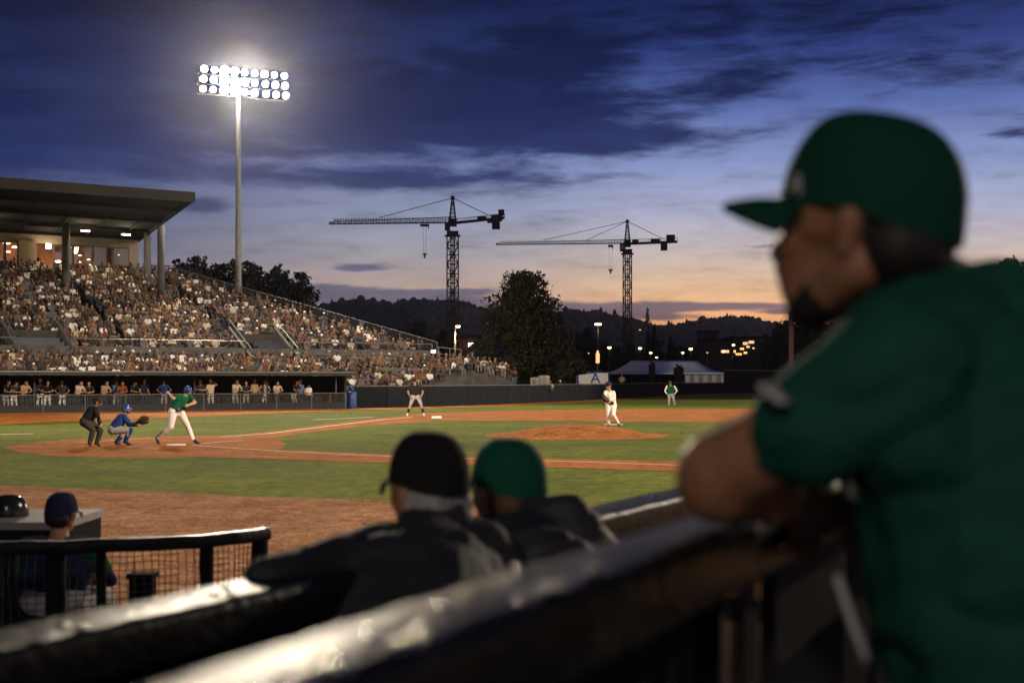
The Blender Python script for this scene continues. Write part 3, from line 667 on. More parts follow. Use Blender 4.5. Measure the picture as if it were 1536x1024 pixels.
for a, b in zip(fp2[:-1], fp2[1:]):
    a = fpt(a); b = fpt(b); dd = (b-a).normalized(); L = (b-a).length; mb = MB(); k = max(1, int(L/3))
    for i in range(k):
        p = a.lerp(b, (i+.5)/k); mb.box(p+Vector((0, 0, 1.46)), (L/k-.06, .12, 2.9), math.atan2(dd.y, dd.x))
    mb.build('pad_panel', M['fence'], t)
mb = MB(); mb.sweep([fpt(q)+Vector((0, 0, 2.98)) for q in fp2], [(-.09,-.05), (.09,-.05), (.09,.05), (-.09,.05)], smooth=False); mb.build('top_rail', M['rail'], t)
# blue barrels and stair rails at the dugout end
for i, (px, d, w) in enumerate([(520, 88.6, 'nearer to the dugout wall'), (528, 88.4, 'nearer to the low fence')]):
    p = P(px, 0, d); mb = MB(); mb.lathe((p.x, p.y, 0.02), [(.26,0),(.29,.08),(.28,.5),(.29,.95),(.25,1.05)], 14); mb.lathe((p.x, p.y, 1.08), [(.12,0),(.12,.22),(.08,.28)], 10)
    tag(mb.build('barrel', pm('barrel_blue', (.03,.07,.22), .5), origin=(p.x, p.y, 0)), 'blue drinks barrel standing at the dugout end, '+w, 'barrel', 'barrels at the dugout end')
rail_thing('stair_railing', 'grey stair railing sloping down beside the dugout end', [P(518,562,89.5), P(545,580,90.6)], .35, .7, mids=())
mb = MB(); p = P(495,0,88.2); mb.lathe((p.x, p.y, 0.02), [(.34,0),(.10,.55),(.05,.85),(.03,.9)], 12); mb.box((p.x,p.y,.035),(.8,.8,.03)); tag(mb.build('traffic_cone', PM['cloth_rust'], origin=(p.x,p.y,0)), 'orange brown cone by the dugout rail end', 'cone')

# press box with lit rooms and the canopy roof
GL = bpy.data.materials.new('pane'); GL.use_nodes = True; _t = GL.node_tree; _t.nodes.clear()
_o = _t.nodes.new('ShaderNodeOutputMaterial'); _m = _t.nodes.new('ShaderNodeMixShader'); _a = _t.nodes.new('ShaderNodeBsdfTransparent'); _b = _t.nodes.new('ShaderNodeBsdfGlossy')
_a.inputs[0].default_value = (.8,.8,.8,1); _b.inputs[0].default_value = (.8,.85,.9,1); _b.inputs['Roughness'].default_value = .05; _m.inputs[0].default_value = .10
_t.links.new(_a.outputs[0], _m.inputs[1]); _t.links.new(_b.outputs[0], _m.inputs[2]); _t.links.new(_m.outputs[0], _o.inputs[0])
M['plaster'] = mat('plaster_panel', (.17,.145,.105), .85, .12, .8); M['wood'] = mat('wood_panelling', (.16,.065,.03), .6, .3, 1.5)
M['warm'] = emat('warm_lamp', (1, .62, .28), 16); M['warm2'] = emat('warm_white_lamp', (1, .84, .62), 28)
pb = thing('press_box', 'pale press box with lit windows under the canopy roof', 'press box', Q(10, 29, 9.8))
OB = 28.9
mb = MB(); obox(mb, -14, 17.6, OB, OB+.25, 12.1, 13.05); mb.build('header_wall', M['plaster'], pb)
mb = MB(); obox(mb, -14, 17.6, OB-.05, OB+.3, 9.3, 10.35); mb.build('sill_wall', M['plaster'], pb)
mb = MB(); obox(mb, 16.9, 17.62, OB+.003, OB+.26, 10.35, 12.1); obox(mb, 17.4, 17.6, OB+.26, OB+6, 9.3, 13.05); mb.build('corner_wall', M['plaster'], pb)
mb = MB(); obox(mb, 8.4, 9.7, OB-.3, OB+.2, 9.6, 12.2); mb.build('pillar_wall', M['plaster'], pb)
mb = MB(); obox(mb, -14, 17.4, OB+4, OB+4.2, 9.3, 13.0); mb.build('inner_wall', M['wood'], pb)
mb = MB(); obox(mb, -14, 17.4, OB+.3, OB+4, 12.6, 12.7); mb.build('ceiling', M['wood'], pb)
mb = MB(); obox(mb, -14, 17.4, OB+.3, OB+4, 9.4, 9.5); mb.build('floor', M['wood'], pb)
def tpx(px, o):
    b = Q(0, o); k = (px-768)/F; return (k*b.y-b.x)/(U.x-k*U.y)
ws = [-30, 8, 42] ; W2 = [80, 94, 110, 140, 170, 196]
for L in (ws, W2):
    for a, b in zip(L[:-1], L[1:]):
        ta, tb = tpx(a, OB), tpx(b, OB); w = MB(); 
        for (x0, x1, z0, z1) in ((ta, ta+.09, 10.35, 12.1), (tb-.09, tb, 10.35, 12.1), (ta+.09, tb-.09, 12.01, 12.1), (ta+.09, tb-.09, 10.35, 10.44)): obox(w, x0, x1, OB+.05, OB+.18, z0, z1)
        wo_ = w.build('window', M['darksteel'], pb); g = MB(); obox(g, ta+.09, tb-.09, OB+.10, OB+.12, 10.44, 12.01); g.build('pane', GL, wo_)
for (px, o, z, m_, sz) in [(35,OB+1.2,11.9,'warm2',.5), (10,OB+2.4,11.9,'warm',.5), (22,OB+3.3,11.7,'warm',.4), (12,OB+3.0,11.3,'warm',.35), (38,OB+2.6,10.3,'warm2',.3), (120,OB+3.2,11.3,'warm',.22), (133,OB+3.2,11.0,'warm',.22), (119,OB+3.4,10.8,'warm',.25), (134,OB+3.4,10.6,'warm',.25), (88,OB+2.6,10.7,'warm',.5), (128,OB+2.2,10.4,'warm2',.12), (178,OB+3.3,11.5,'warm',.12)]:
    tt = tpx(px, o); mb = MB(); z += .3; mb.lathe(Q(tt, o, z), [(sz*.2,-.16*sz),(sz*.5,-.1*sz),(sz*.55,0),(sz*.3,.12*sz)], 12); mb.build('room_lamp', M[m_], pb)
    if m_ == 'warm2' or sz > .45:
        l = bpy.data.lights.new('room_light', 'POINT'); l.energy = 70; l.color = (1,.6,.3); l.shadow_soft_size = .2; lo_ = bpy.data.objects.new('room_light', l); COL.objects.link(lo_); lo_.location = Q(tt, o, z-.35)
# people-like silhouettes standing in the rooms are spectators; furniture
mb = MB(); obox(mb, tpx(112,OB+2), tpx(136,OB+2), OB+2.4, OB+3, 9.5, 10.9); mb.build('counter', M['wood'], pb)
sc_ = MB(); tt = tpx(72, OB-.3); sc_.box(Q(tt, OB-.42, 11.85), (.30, .2, .36), UR); sc_.build('wall_lamp', M['warm2'], pb)
l = bpy.data.lights.new('wall_lamp_light', 'POINT'); l.energy = 110; l.color = (1,.66,.34); l.shadow_soft_size = .2; lo_ = bpy.data.objects.new('wall_lamp_light', l); COL.objects.link(lo_); lo_.location = Q(tt, OB-.9, 11.7)
RZ = 13.12
F1 = Vector((-19.35, 85, RZ)); F0 = F1-U*34; B1 = Vector((-29.0, 109.2, RZ))+Vector((-1.6,4,0)); B0 = B1-U*40
cr = thing('canopy_roof', 'large flat canopy roof overhanging the upper seats', 'roof', F1)
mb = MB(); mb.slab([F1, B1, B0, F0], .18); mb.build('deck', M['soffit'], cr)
mb = MB(); a, b = F0, F1
def beam(mb, a, b, h, w, m=0):
    d_ = (b-a).normalized(); s_ = d_.cross(Vector((0,0,1))).normalized()*w; mb.slab([a, b, b+s_, a+s_], h, m)
beam(mb, F0-Vector((0,0,-.06)), F1-Vector((0,0,-.06)), .62, .14); mb.build('fascia', M['roof'], cr)
mb = MB(); beam(mb, F1+Vector((0,0,.06))-U*.0, B1+Vector((0,0,.06)), .50, .12); mb.build('end_fascia', M['roof'], cr)
mb = MB()
for k in (.22, .45, .68, .88):
    a = F0.lerp(B0, k)-Vector((0,0,.185)); b = F1.lerp(B1, k)-Vector((0,0,.185)); beam(mb, a, b, .22, .22)
for k in range(14):
    a = F1-U*(2.5*k+1.5); b = B1-U*(2.5*k+1.5); a = a.lerp(b, .02)-Vector((0,0,.186)); b = a.lerp(b, .97)-Vector((0,0,.186)) if False else b-Vector((0,0,.186)); beam(mb, a, b, .10, .10)
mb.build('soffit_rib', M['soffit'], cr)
for (px, d_, py) in [(128, 100.5, 332), (189, 103.0, 338), (-20, 96, 330)]:
    p = P(px, py, d_); p.z = RZ-.55; mb = MB(); mb.box(p, (.62, .3, .14), UR); lf = mb.build('strip_light', M['darksteel'], cr); mb = MB(); mb.box(p-Vector((0,0,.10)), (.56, .26, .055), UR); mb.build('lens', M['warm2'], lf)
    l = bpy.data.lights.new('strip_light_glow', 'POINT'); l.energy = 130; l.color = (1,.78,.5); l.shadow_soft_size = .2; lo_ = bpy.data.objects.new('strip_light_glow', l); COL.objects.link(lo_); lo_.location = p-Vector((0,0,.35))
for i, (px, d_, w) in enumerate([(99, 99.5, 'before the press box windows'), (221, 105.8, 'just right of the press box corner'), (241.5, 101.2, 'outermost under the roof edge')]):
    p = P(px, 400, d_); mb = MB(); mb.lathe((p.x, p.y, 6.5), [(.27,0),(.27,RZ-.2-6.5)], 20); tag(mb.build('column', M['concrete'], origin=(p.x, p.y, 6.5)), 'round concrete column carrying the canopy roof, '+w, 'column', 'columns under the canopy roof')
rail_thing('terrace_railing', 'short grey railing on the terrace behind the roof columns', [Q(18.2, 28.6, 9.8), Q(20.4, 28.4, 9.8)], 1.0, .8)

# floodlight mast
mt = thing('floodlight_mast', 'tall grey floodlight mast with three bright rows of lamps', 'floodlight', (P(357.5,0,111).x, 111, 0))
mp_ = mt.location; mb = MB(); mb.lathe((mp_.x, mp_.y, 0), [(.30,0),(.27,8),(.22,16),(.17,25.5)], 16); mb.build('mast', M['steel'], mt)
BU = Vector((.915, .403, 0)); BN = Vector((.403, -.915, 0)); bc = Vector((mp_.x+.35, mp_.y, 25.35))
M['lens'] = emat('floodlight_lens', (1, .93, .82), 60); M['lens2'] = emat('floodlight_lens_full', (1, .93, .82), 260)
mb = MB()
for k in (-1, 0, 1): a = bc+Vector((0,0,k*.78-.36))-BN*.2; mb.bar(a-BU*3.6, a+BU*3.6, .05, 4)
for x in (-3.4, -1.2, 1.2, 3.4): mb.bar(bc+BU*x-BN*.2+Vector((0,0,-1.25)), bc+BU*x-BN*.2+Vector((0,0,1.1)), .04, 4)
mb.build('crossarm_frame', M['steel'], mt)
for r in range(3):
    for c in range(9):
        x = -3.05+c*.80+(.06*r if c > 5 else -.05*r*(c < 2)); z = .80-.78*r; ctr = bc+BU*x+Vector((0,0,z)); ax = (BN+Vector((random.uniform(-.15,.15),0,-.42+random.uniform(-.08,.08)))).normalized()
        mb = MB(); mb.lathe(ctr-ax*.28, [(.10,0),(.24,.14),(.31,.30)], 14, 0, ax); h_ = mb.build('lamp', M['darksteel'], mt)
        mb = MB(); lr_ = (1.35 if c in (2, 3) else 1.0)*random.uniform(.88, 1.08); mb.lathe(ctr+ax*.025, [(.26*lr_,0),(.24*lr_,.03),(.13*lr_,.06)], 16, 0, ax); mb.build('lens', M['lens2'] if 1 < c < 5 else M['lens'], h_)  # central lenses enlarged to imitate merging bloom
spot('floodlight_beam', bc+BN*1.0, (-2, 48, 0), 100000, 110, .6, 1.5)

# ------------------------------------------------------------------ people in the dugout
def local(base, f):
    f = Vector((f[0], f[1], 0)).normalized(); l = Vector((-f.y, f.x, 0)); b = Vector(base); return lambda a, s, z: b+f*a+l*s+Vector((0, 0, z))
def stance(kind, base, f, s=1.0, j=0.0):
    q_ = local(base, f); q = lambda a, b, z: q_(a*s, b*s, z*s)
    if kind == 'lean': J = dict(head=q(.30,j,1.60), sL=q(.14,.19,1.40), sR=q(.14,-.19,1.40), eL=q(.32,.29,1.14), eR=q(.32,-.29,1.14), hL=q(.48,.10,1.10), hR=q(.46,-.12,1.10), pL=q(-.12,.09,.95), pR=q(-.12,-.09,.95))
    elif kind == 'hips': J = dict(head=q(.05,j,1.68), sL=q(0,.19,1.45), sR=q(0,-.19,1.45), eL=q(-.06,.40,1.20), eR=q(-.06,-.40,1.20), hL=q(.08,.22,1.04), hR=q(.08,-.22,1.04), pL=q(0,.09,.95), pR=q(0,-.09,.95))
    elif kind == 'fold': J = dict(head=q(.05,j,1.68), sL=q(0,.19,1.45), sR=q(0,-.19,1.45), eL=q(.06,.28,1.18), eR=q(.06,-.28,1.18), hL=q(.26,-.02,1.22), hR=q(.24,.04,1.17), pL=q(0,.09,.95), pR=q(0,-.09,.95))
    elif kind == 'look': J = dict(head=q(.05,j,1.68), sL=q(0,.19,1.45), sR=q(0,-.19,1.45), eL=q(.16,.34,1.50), eR=q(.06,-.30,1.20), hL=q(.20,.10,1.66), hR=q(.12,-.24,.98), pL=q(0,.09,.95), pR=q(0,-.09,.95))
    else: J = dict(head=q(.04,j,1.68), sL=q(0,.19,1.45), sR=q(0,-.19,1.45), eL=q(-.02,.27,1.18), eR=q(-.02,-.27,1.18), hL=q(.10,.28,.95), hR=q(.12,-.26,.94), pL=q(0,.09,.95), pR=q(0,-.09,.95))
    J.update(kL=q(.03,.13,.50), kR=q(.05,-.12,.50), aL=q(-.04,.14,.09), aR=q(-.02,-.14,.09), tL=q(.12,.17,.035), tR=q(.14,-.17,.035)); return J
FC = (-NN).copy()
DP = [(9,'lean','cloth_black','cloth_grey','black shirt','skin_tan',None), (21,'lean','cloth_charcoal','cloth_white','charcoal shirt','skin_light','cloth_black'), (36,'lean','cloth_tan','cloth_charcoal','tan shirt','skin_light',None),
 (60,'fold','cloth_charcoal','cloth_white','grey top and white cap','skin_tan','cloth_white'), (71,'lean','cloth_black','cloth_white','black top and white trousers','skin_light',None), (93,'hips','cloth_charcoal','cloth_white','charcoal top and bright white trousers','skin_tan',None),
 (117,'lean','cloth_cream','cloth_charcoal','cream top','skin_light',None), (134,'lean','cloth_charcoal','cloth_black','dark jacket','skin_light',None), (156,'lean','cloth_tan','cloth_charcoal','tan top','skin_light',None),
 (174,'stand','cloth_blue','cloth_grey','pale blue shirt','skin_light','cloth_navy'), (183,'lean','cloth_rust','cloth_charcoal','rust shirt','skin_tan',None), (198,'lean','cloth_black','cloth_black','black top','skin_tan','cloth_black'), (216,'stand','cloth_navy','cloth_charcoal','navy jacket','skin_light',None),
 (246,'hips','cloth_royal','cloth_grey','royal blue jersey and dark helmet','skin_tan','helmet_black'), (301,'fold','cloth_charcoal','cloth_charcoal','charcoal pullover','skin_light',None), (316,'look','cloth_cream','cloth_cream','cream clothes and white cap','skin_tan','cloth_white'),
 (353,'lean','cloth_cream','cloth_grey','cream shirt and grey trousers','skin_light','cloth_tan'), (369,'lean','cloth_charcoal','cloth_grey','charcoal top','skin_light',None), (382,'stand','cloth_tan','cloth_charcoal','tan jacket','skin_tan',None), (397,'hips','cloth_grey','cloth_white','grey top and white trousers','skin_light',None),
 (415,'lean','cloth_cream','cloth_charcoal','cream shirt','skin_light',None), (441,'lean','cloth_black','cloth_grey','black shirt and grey trousers','skin_tan',None), (450,'stand','cloth_blue','cloth_charcoal','light blue shirt','skin_light','cloth_white'), (463,'stand','cloth_white','cloth_black','white jersey','skin_light','cloth_black')]
for i, (px, kind, sh, pa, desc, skn, cp) in enumerate(DP):
    o_ = .28 if kind == 'lean' else (.5 if px not in (316, 246) else .35); tt = tpx(px, o_); b = Q(tt, o_, .02); s = .98+.06*random.random()
    if px == 463: s = .86
    ff = (FC+U*random.uniform(-.5, .35)).normalized(); J = stance(kind, b, ff, s, random.uniform(-.03, .03))
    verb = {'lean': 'leaning on the rail', 'hips': 'standing hands on hips', 'fold': 'standing arms folded', 'look': 'shading eyes', 'stand': 'standing'}[kind]
    fd = (ff+U*random.uniform(-.5, .3)).normalized()
    t = player('person', 'person in %s %s in far dugout' % (desc, 'leaning' if kind == 'lean' else verb), J, .018, group='people along the rail of the far dugout', base=b, shirt=sh, pants=pa, skin=skn, facedir=fd, fingers=False, hair=random.choice(['hair_dark','hair_brown','hair_grey']), fat=1.05, s=s*1.02)
    if cp: cap_parts(J['head'], fd, (0,0,1), 1.05*s, PM[cp], t, button=False)

# ------------------------------------------------------------------ the crowd
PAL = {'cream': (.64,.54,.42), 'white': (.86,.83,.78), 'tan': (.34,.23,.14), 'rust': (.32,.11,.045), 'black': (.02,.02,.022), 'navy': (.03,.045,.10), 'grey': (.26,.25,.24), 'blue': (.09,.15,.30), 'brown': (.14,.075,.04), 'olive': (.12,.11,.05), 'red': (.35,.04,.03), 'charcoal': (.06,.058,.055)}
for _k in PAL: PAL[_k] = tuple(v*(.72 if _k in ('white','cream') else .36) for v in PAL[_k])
PW = [('cream',8),('white',9),('tan',7),('rust',6),('black',20),('navy',6),('grey',8),('blue',3),('brown',9),('olive',3),('red',1),('charcoal',14)]
PALL = [n for n, w in PW for _ in range(w)]
HEADS = {'dark hair': (.015,.011,.009), 'brown hair': (.09,.045,.022), 'grey hair': (.36,.33,.30), 'blond hair': (.42,.28,.12), 'black cap': (.015,.015,.016), 'white cap': (.68,.66,.62), 'navy cap': (.025,.04,.11), 'green cap': (.01,.09,.045)}
HW = ['dark hair']*7+['brown hair']*6+['grey hair']*2+['blond hair']*2+['black cap']*3+['white cap']*2+['navy cap']*2+['green cap']
SK = [(.20,.10,.06), (.16,.08,.047), (.10,.046,.025), (.24,.13,.08), (.065,.03,.016)]
def seated(hands, capd, lean=0.0):
    q = local((0, 0, 0), (1, 0)); H = {'lap': ((.34,.08,.56), (.34,-.08,.56)), 'clap': ((.32,.03,.86), (.32,-.03,.88)), 'up': ((.30,.10,1.12), (.34,-.10,.56)), 'fold': ((.22,-.08,.72), (.22,.08,.68)), 'chin': ((.26,.05,.98), (.30,-.1,.66)), 'raise': ((.15,.30,1.55), (.15,-.30,1.50))}[hands]
    J = dict(head=q(.07+lean*1.5,0,1.17), sL=q(.02+lean,.18,.93), sR=q(.02+lean,-.18,.93), eL=q(.08+lean,.27,.68), eR=q(.08+lean,-.27,.68), hL=q(*H[0]), hR=q(*H[1]), pL=q(0,.09,.52), pR=q(0,-.09,.52), kL=q(.45,.13,.50), kR=q(.45,-.13,.50), aL=q(.44,.13,.09), aR=q(.44,-.13,.09), tL=q(.60,.15,.04), tR=q(.60,-.15,.04))
    if hands == 'raise': J['eL'] = q(.06,.36,1.15); J['eR'] = q(.06,-.36,1.15)
    pr = body_prims(J, 1.0, 'cloth_white', 'cloth_grey', 'skin_light', shoe='shoe', fingers=False, facedir=(1, 0, 0), hair='hair_dark', fat=1.05)
    if capd: h = J['head']; pr.append((h+Vector((.10,0,.055)), h+Vector((.155,0,.045)), .028, .018, 'hair_dark')); pr.append((h+Vector((0,0,.06)), h+Vector((.03,0,.06)), .092, .09, 'hair_dark'))
    me = fuse('tmpl', pr, .042, 2, 8, decimate=.42); keys = [m.name for m in me.materials]
    v = np.empty(len(me.vertices)*3); me.vertices.foreach_get('co', v); v = v.reshape(-1, 3)
    me.calc_loop_triangles(); n = len(me.loop_triangles); tr = np.empty(n*3, np.int32); me.loop_triangles.foreach_get('vertices', tr)
    pi_ = np.empty(n, np.int32); me.loop_triangles.foreach_get('polygon_index', pi_); mi = np.empty(len(me.polygons), np.int32); me.polygons.foreach_get('material_index', mi)
    k2 = {'cloth_white': 0, 'cloth_grey': 1, 'skin_light': 2, 'hair_dark': 3, 'shoe': 4}; lut = np.array([k2[k] for k in keys]); bpy.data.meshes.remove(me)
    return v, tr.reshape(-1, 3), lut[mi[pi_]]
TM = {}
for hnd in ('lap', 'clap', 'up', 'fold', 'chin', 'raise'):
    for cp in (0, 1): TM[(hnd, cp)] = seated(hnd, cp, random.uniform(0, .12))
CM = bpy.data.materials.new('spectator_clothes'); CM.use_nodes = True; _t = CM.node_tree; _b = _t.nodes['Principled BSDF']; _b.inputs['Roughness'].default_value = .85
_a = _t.nodes.new('ShaderNodeVertexColor'); _a.layer_name = 'tint'; _n = _t.nodes.new('ShaderNodeTexNoise'); _n.inputs['Scale'].default_value = 14; _tc = _t.nodes.new('ShaderNodeTexCoord'); _t.links.new(_tc.outputs['Object'], _n.inputs[0])
_r = _t.nodes.new('ShaderNodeMapRange'); _r.inputs[3].default_value = .65; _r.inputs[4].default_value = 1.3; _t.links.new(_n.outputs[0], _r.inputs[0]); _x = _t.nodes.new('ShaderNodeVectorMath'); _x.operation = 'SCALE'; _t.links.new(_a.outputs[0], _x.inputs[0]); _t.links.new(_r.outputs[0], _x.inputs['Scale']); _t.links.new(_x.outputs[0], _b.inputs['Base Color'])
def crowd_mesh(name, plist, origin=(0, 0, 0)):
    VV, FFs, CC = [], [], []; off = 0
    for p in plist:
        v, tr, kk = TM[(p['pose'], int('cap' in p['hair']))]
        a = p['rot']; c, s = math.cos(a)*p['s'], math.sin(a)*p['s']; w = np.stack([v[:,0]*c-v[:,1]*s, v[:,0]*s+v[:,1]*c, v[:,2]*p['s']], 1)+np.array(p['loc'])-np.array(origin)
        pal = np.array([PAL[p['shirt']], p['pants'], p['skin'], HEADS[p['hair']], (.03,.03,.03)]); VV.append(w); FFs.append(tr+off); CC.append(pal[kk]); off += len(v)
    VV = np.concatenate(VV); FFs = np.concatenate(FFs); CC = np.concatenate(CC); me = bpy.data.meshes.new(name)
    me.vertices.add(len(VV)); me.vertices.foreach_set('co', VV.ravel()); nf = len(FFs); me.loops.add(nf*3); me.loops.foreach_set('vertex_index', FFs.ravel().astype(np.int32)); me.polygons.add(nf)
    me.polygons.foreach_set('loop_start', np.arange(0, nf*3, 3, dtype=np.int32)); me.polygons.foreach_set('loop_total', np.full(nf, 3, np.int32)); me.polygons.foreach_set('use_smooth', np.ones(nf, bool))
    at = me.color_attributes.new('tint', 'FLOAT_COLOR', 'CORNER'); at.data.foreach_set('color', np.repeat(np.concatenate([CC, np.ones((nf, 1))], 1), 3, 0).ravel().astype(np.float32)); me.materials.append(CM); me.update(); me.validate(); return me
PP = []
def seat(loc, rot, sect, row, idx, occ=.94):
    x, y = pxof(loc+Vector((0, 0, 1)))
    if x < -22: return
    from mathutils import noise as _nz
    if random.random() > occ+.04-.95*max(0, _nz.noise(Vector((idx*.33, row*.42, len(sect))))-.12): return
    PP.append(dict(loc=tuple(loc), rot=rot+random.uniform(-.35, .35), s=random.uniform(.92, 1.06), pose=random.choices(['lap','clap','up','fold','chin','raise'], [9,5,2,5,4,.35])[0], shirt=random.choice(PALL), hair=random.choice(HW), skin=random.choice(SK), pants=random.choice([(.03,.035,.06), (.05,.05,.05), (.3,.25,.18), (.10,.12,.18)]), sect=sect, row=row, idx=idx, px=x))
rot0 = math.atan2(FC.y, FC.x)
for r in range(25):
    o = 8.2+.833*r+.36; z = 3.35+.27*r; t = -6
    while t < tend(o)-1.0:
        t += .56+random.uniform(-.05, .09)
        if any(abs(t-a) < .45 for a in AISLES): continue
        if r < 3 and any(abs(t-a) < w+.25 for a, w in VOM): continue
        if o > 28.2 and t < 18.5: continue
        seat(Q(t, o+.15, z), rot0, 'upper', r, t)
for r in range(6):
    t = -6
    while t < 21.6: t += .55+random.uniform(-.05, .08); seat(Q(t, 3.15+.8*r+.5, 1.4+.2*r), rot0, 'lower', r, t, .97)
for r in range(11):
    o, t0, t1, z = brow(r); t = t0+.1
    while t < t1-.4: t += .55+random.uniform(-.05, .09); seat(Q(t, o+.5, z), rot0, 'end', r, t, .95)
PP.sort(key=lambda p: (p['row'] < 2 and p['sect'] == 'lower')*0+p['loc'][1])
near = [p for p in PP if p['px'] > 3][:300]; ids = set(id(p) for p in near)
byrow = {}
for p in PP: byrow.setdefault((p['sect'], p['row']), []).append(p)
for L in byrow.values():
    L.sort(key=lambda p: p['idx'])
    for i, p in enumerate(L): p['lf'] = L[i-1]['shirt'] if i else None; p['rt'] = L[i+1]['shirt'] if i < len(L)-1 else None
ROWN = ['front', 'second', 'third', 'fourth', 'fifth', 'sixth', 'seventh', 'eighth', 'ninth', 'tenth', 'eleventh', 'twelfth']
VB = {'lap': 'seated', 'clap': 'clapping', 'up': 'arm-up', 'fold': 'arms-folded', 'chin': 'chin-on-hand', 'raise': 'cheering'}
SN = {'lower': 'above far dugout', 'upper': 'of upper tier', 'end': 'of end block'}
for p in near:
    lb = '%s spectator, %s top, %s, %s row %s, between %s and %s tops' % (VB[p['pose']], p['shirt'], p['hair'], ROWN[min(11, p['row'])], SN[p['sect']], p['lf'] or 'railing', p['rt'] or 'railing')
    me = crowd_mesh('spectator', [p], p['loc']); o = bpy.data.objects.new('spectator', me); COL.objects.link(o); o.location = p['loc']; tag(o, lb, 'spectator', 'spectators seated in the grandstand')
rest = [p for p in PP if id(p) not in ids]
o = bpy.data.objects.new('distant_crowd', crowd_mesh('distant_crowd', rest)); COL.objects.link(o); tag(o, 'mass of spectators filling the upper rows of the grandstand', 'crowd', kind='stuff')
print('CROWD', len(PP), len(near), len(o.data.polygons))

# ------------------------------------------------------------------ trees, hills and things beyond the fence
def leaf_cloud(blobs, n, size, gap=.25, seed=0):
    """many small leaf clumps (bent quads) spread through crown volumes; blobs: (centre, rx, ry, rz)"""
    R = np.random.RandomState(seed); w = np.array([b[1]*b[2]*b[3] for b in blobs])**.72; w /= w.sum(); k = R.choice(len(blobs), n, p=w)
    C = np.array([tuple(b[0]) for b in blobs])[k]; S_ = np.array([b[1:4] for b in blobs])[k]
    d = R.normal(size=(n, 3)); d /= np.linalg.norm(d, axis=1)[:, None]; r = (gap+(1-gap)*R.rand(n)**.5)[:, None]*(1+.18*R.normal(size=(n, 1))*(R.rand(n, 1) < .25)); c = C+d*S_*r
    a = R.normal(size=(n, 3)); a /= np.linalg.norm(a, axis=1)[:, None]; b = np.cross(a, R.normal(size=(n, 3))); b /= np.linalg.norm(b, axis=1)[:, None]
    s = (size*(.5+R.rand(n)))[:, None]; v = np.stack([c-a*s-b*s*.25, c-b*s*.62, c+a*s, c+b*s*.62], 1).reshape(-1, 3); v = v+R.normal(size=v.shape)*size*.12
    f = np.arange(n*4).reshape(-1, 4); return v, f
def np_mesh(name, v, f, m, smooth=False):
    me = bpy.data.meshes.new(name); k = f.shape[1]; me.vertices.add(len(v)); me.vertices.foreach_set('co', v.ravel()); me.loops.add(len(f)*k); me.loops.foreach_set('vertex_index', f.ravel().astype(np.int32)); me.polygons.add(len(f))
    me.polygons.foreach_set('loop_start', np.arange(0, len(f)*k, k, dtype=np.int32)); me.polygons.foreach_set('loop_total', np.full(len(f), k, np.int32)); me.update(); me.validate(); me.materials.append(m); return me
def broadleaf(loc, h, w, seed, n=5000, size=.28, label='', m='foliage2', group='trees beyond the stadium', low=.18, name='broadleaf_tree', nb=26, shape=None):
    R = random.Random(seed); loc = Vector(loc); t = thing(name, label, 'tree', loc, group); tb = MB(); tb.lathe(loc-Vector((0,0,.3)), [(w*.05,0),(w*.035,h*.25),(w*.02,h*.6),(w*.008,h*.9)], 9); blobs = []
    for i in range(nb):
        z = h*(low+(1-low)*(i+.5)/nb); rad = (shape(z/h) if shape else math.sin(math.pi*min(1, (z/h-low+.12)/(1.12-low)))**.6)*w/2; a = R.uniform(0, 6.28); rr_ = rad*R.uniform(.35, .8); br = max(.13*w, rad*(R.uniform(.40, .60) if shape else R.uniform(.55, .78)))
        c = loc+Vector((math.cos(a)*rr_, math.sin(a)*rr_, min(z, h-br*.5))); blobs.append((c, br, br, br*R.uniform(.6, .85))); s0 = loc+Vector((0, 0, max(h*.12, z*.62))); mid = s0.lerp(c, .55)+Vector((0,0,-.02*h)); tb.bar(s0, mid, w*.012, 5, r2=w*.007); tb.bar(mid, c, w*.007, 4, r2=w*.003)
    for i in range(int(nb*2.2)):
        c, a_, _, _ = R.choice(blobs[:nb]); d_ = Vector((R.gauss(0,1), R.gauss(0,1), R.gauss(0,.8))).normalized(); s_ = R.uniform(.22, .42)*a_; blobs.append((c+d_*a_*1.12, s_, s_, s_*.7))
    tb.build('trunk', M['bark'], t); v, f = leaf_cloud(blobs, n, size, .2, seed); link('crown', np_mesh('crown', v, f, M[m]), t); return t
def conifer(loc, h, w, seed, n=2500, size=.3, label='', m='foliage2', group='trees beyond the stadium', name='conifer_tree'):
    loc = Vector(loc); R = np.random.RandomState(seed); t = thing(name, label, 'tree', loc, group); tb = MB(); tb.lathe(loc-Vector((0,0,.3)), [(w*.05,0),(w*.03,h*.5),(w*.005,h)], 7); tb.build('trunk', M['bark'], t)
    z = R.rand(n)**1.25*.94+.05; tier = .72+.28*np.abs(np.sin(z*38+R.rand()*6)); a = R.rand(n)*6.283; lob = 1+.18*np.sin(a*3+z*9); rr_ = (1.0-z)**.85*w/2*tier*lob*(.25+.75*R.rand(n)**.5)
    c = np.stack([loc.x+np.cos(a)*rr_, loc.y+np.sin(a)*rr_, loc.z+z*h-rr_*.25], 1); ra = np.stack([np.cos(a), np.sin(a), -.45+0*a], 1)+R.normal(size=(n,3))*.3; b = np.cross(ra, R.normal(size=(n,3))); b /= np.linalg.norm(b, axis=1)[:, None]; s = (size*(.5+R.rand(n)))[:, None]
    v = np.stack([c-ra*s*.6, c-b*s*.45, c+ra*s, c+b*s*.45], 1).reshape(-1, 3); link('crown', np_mesh('crown', v, np.arange(n*4).reshape(-1, 4), M[m]), t); return t
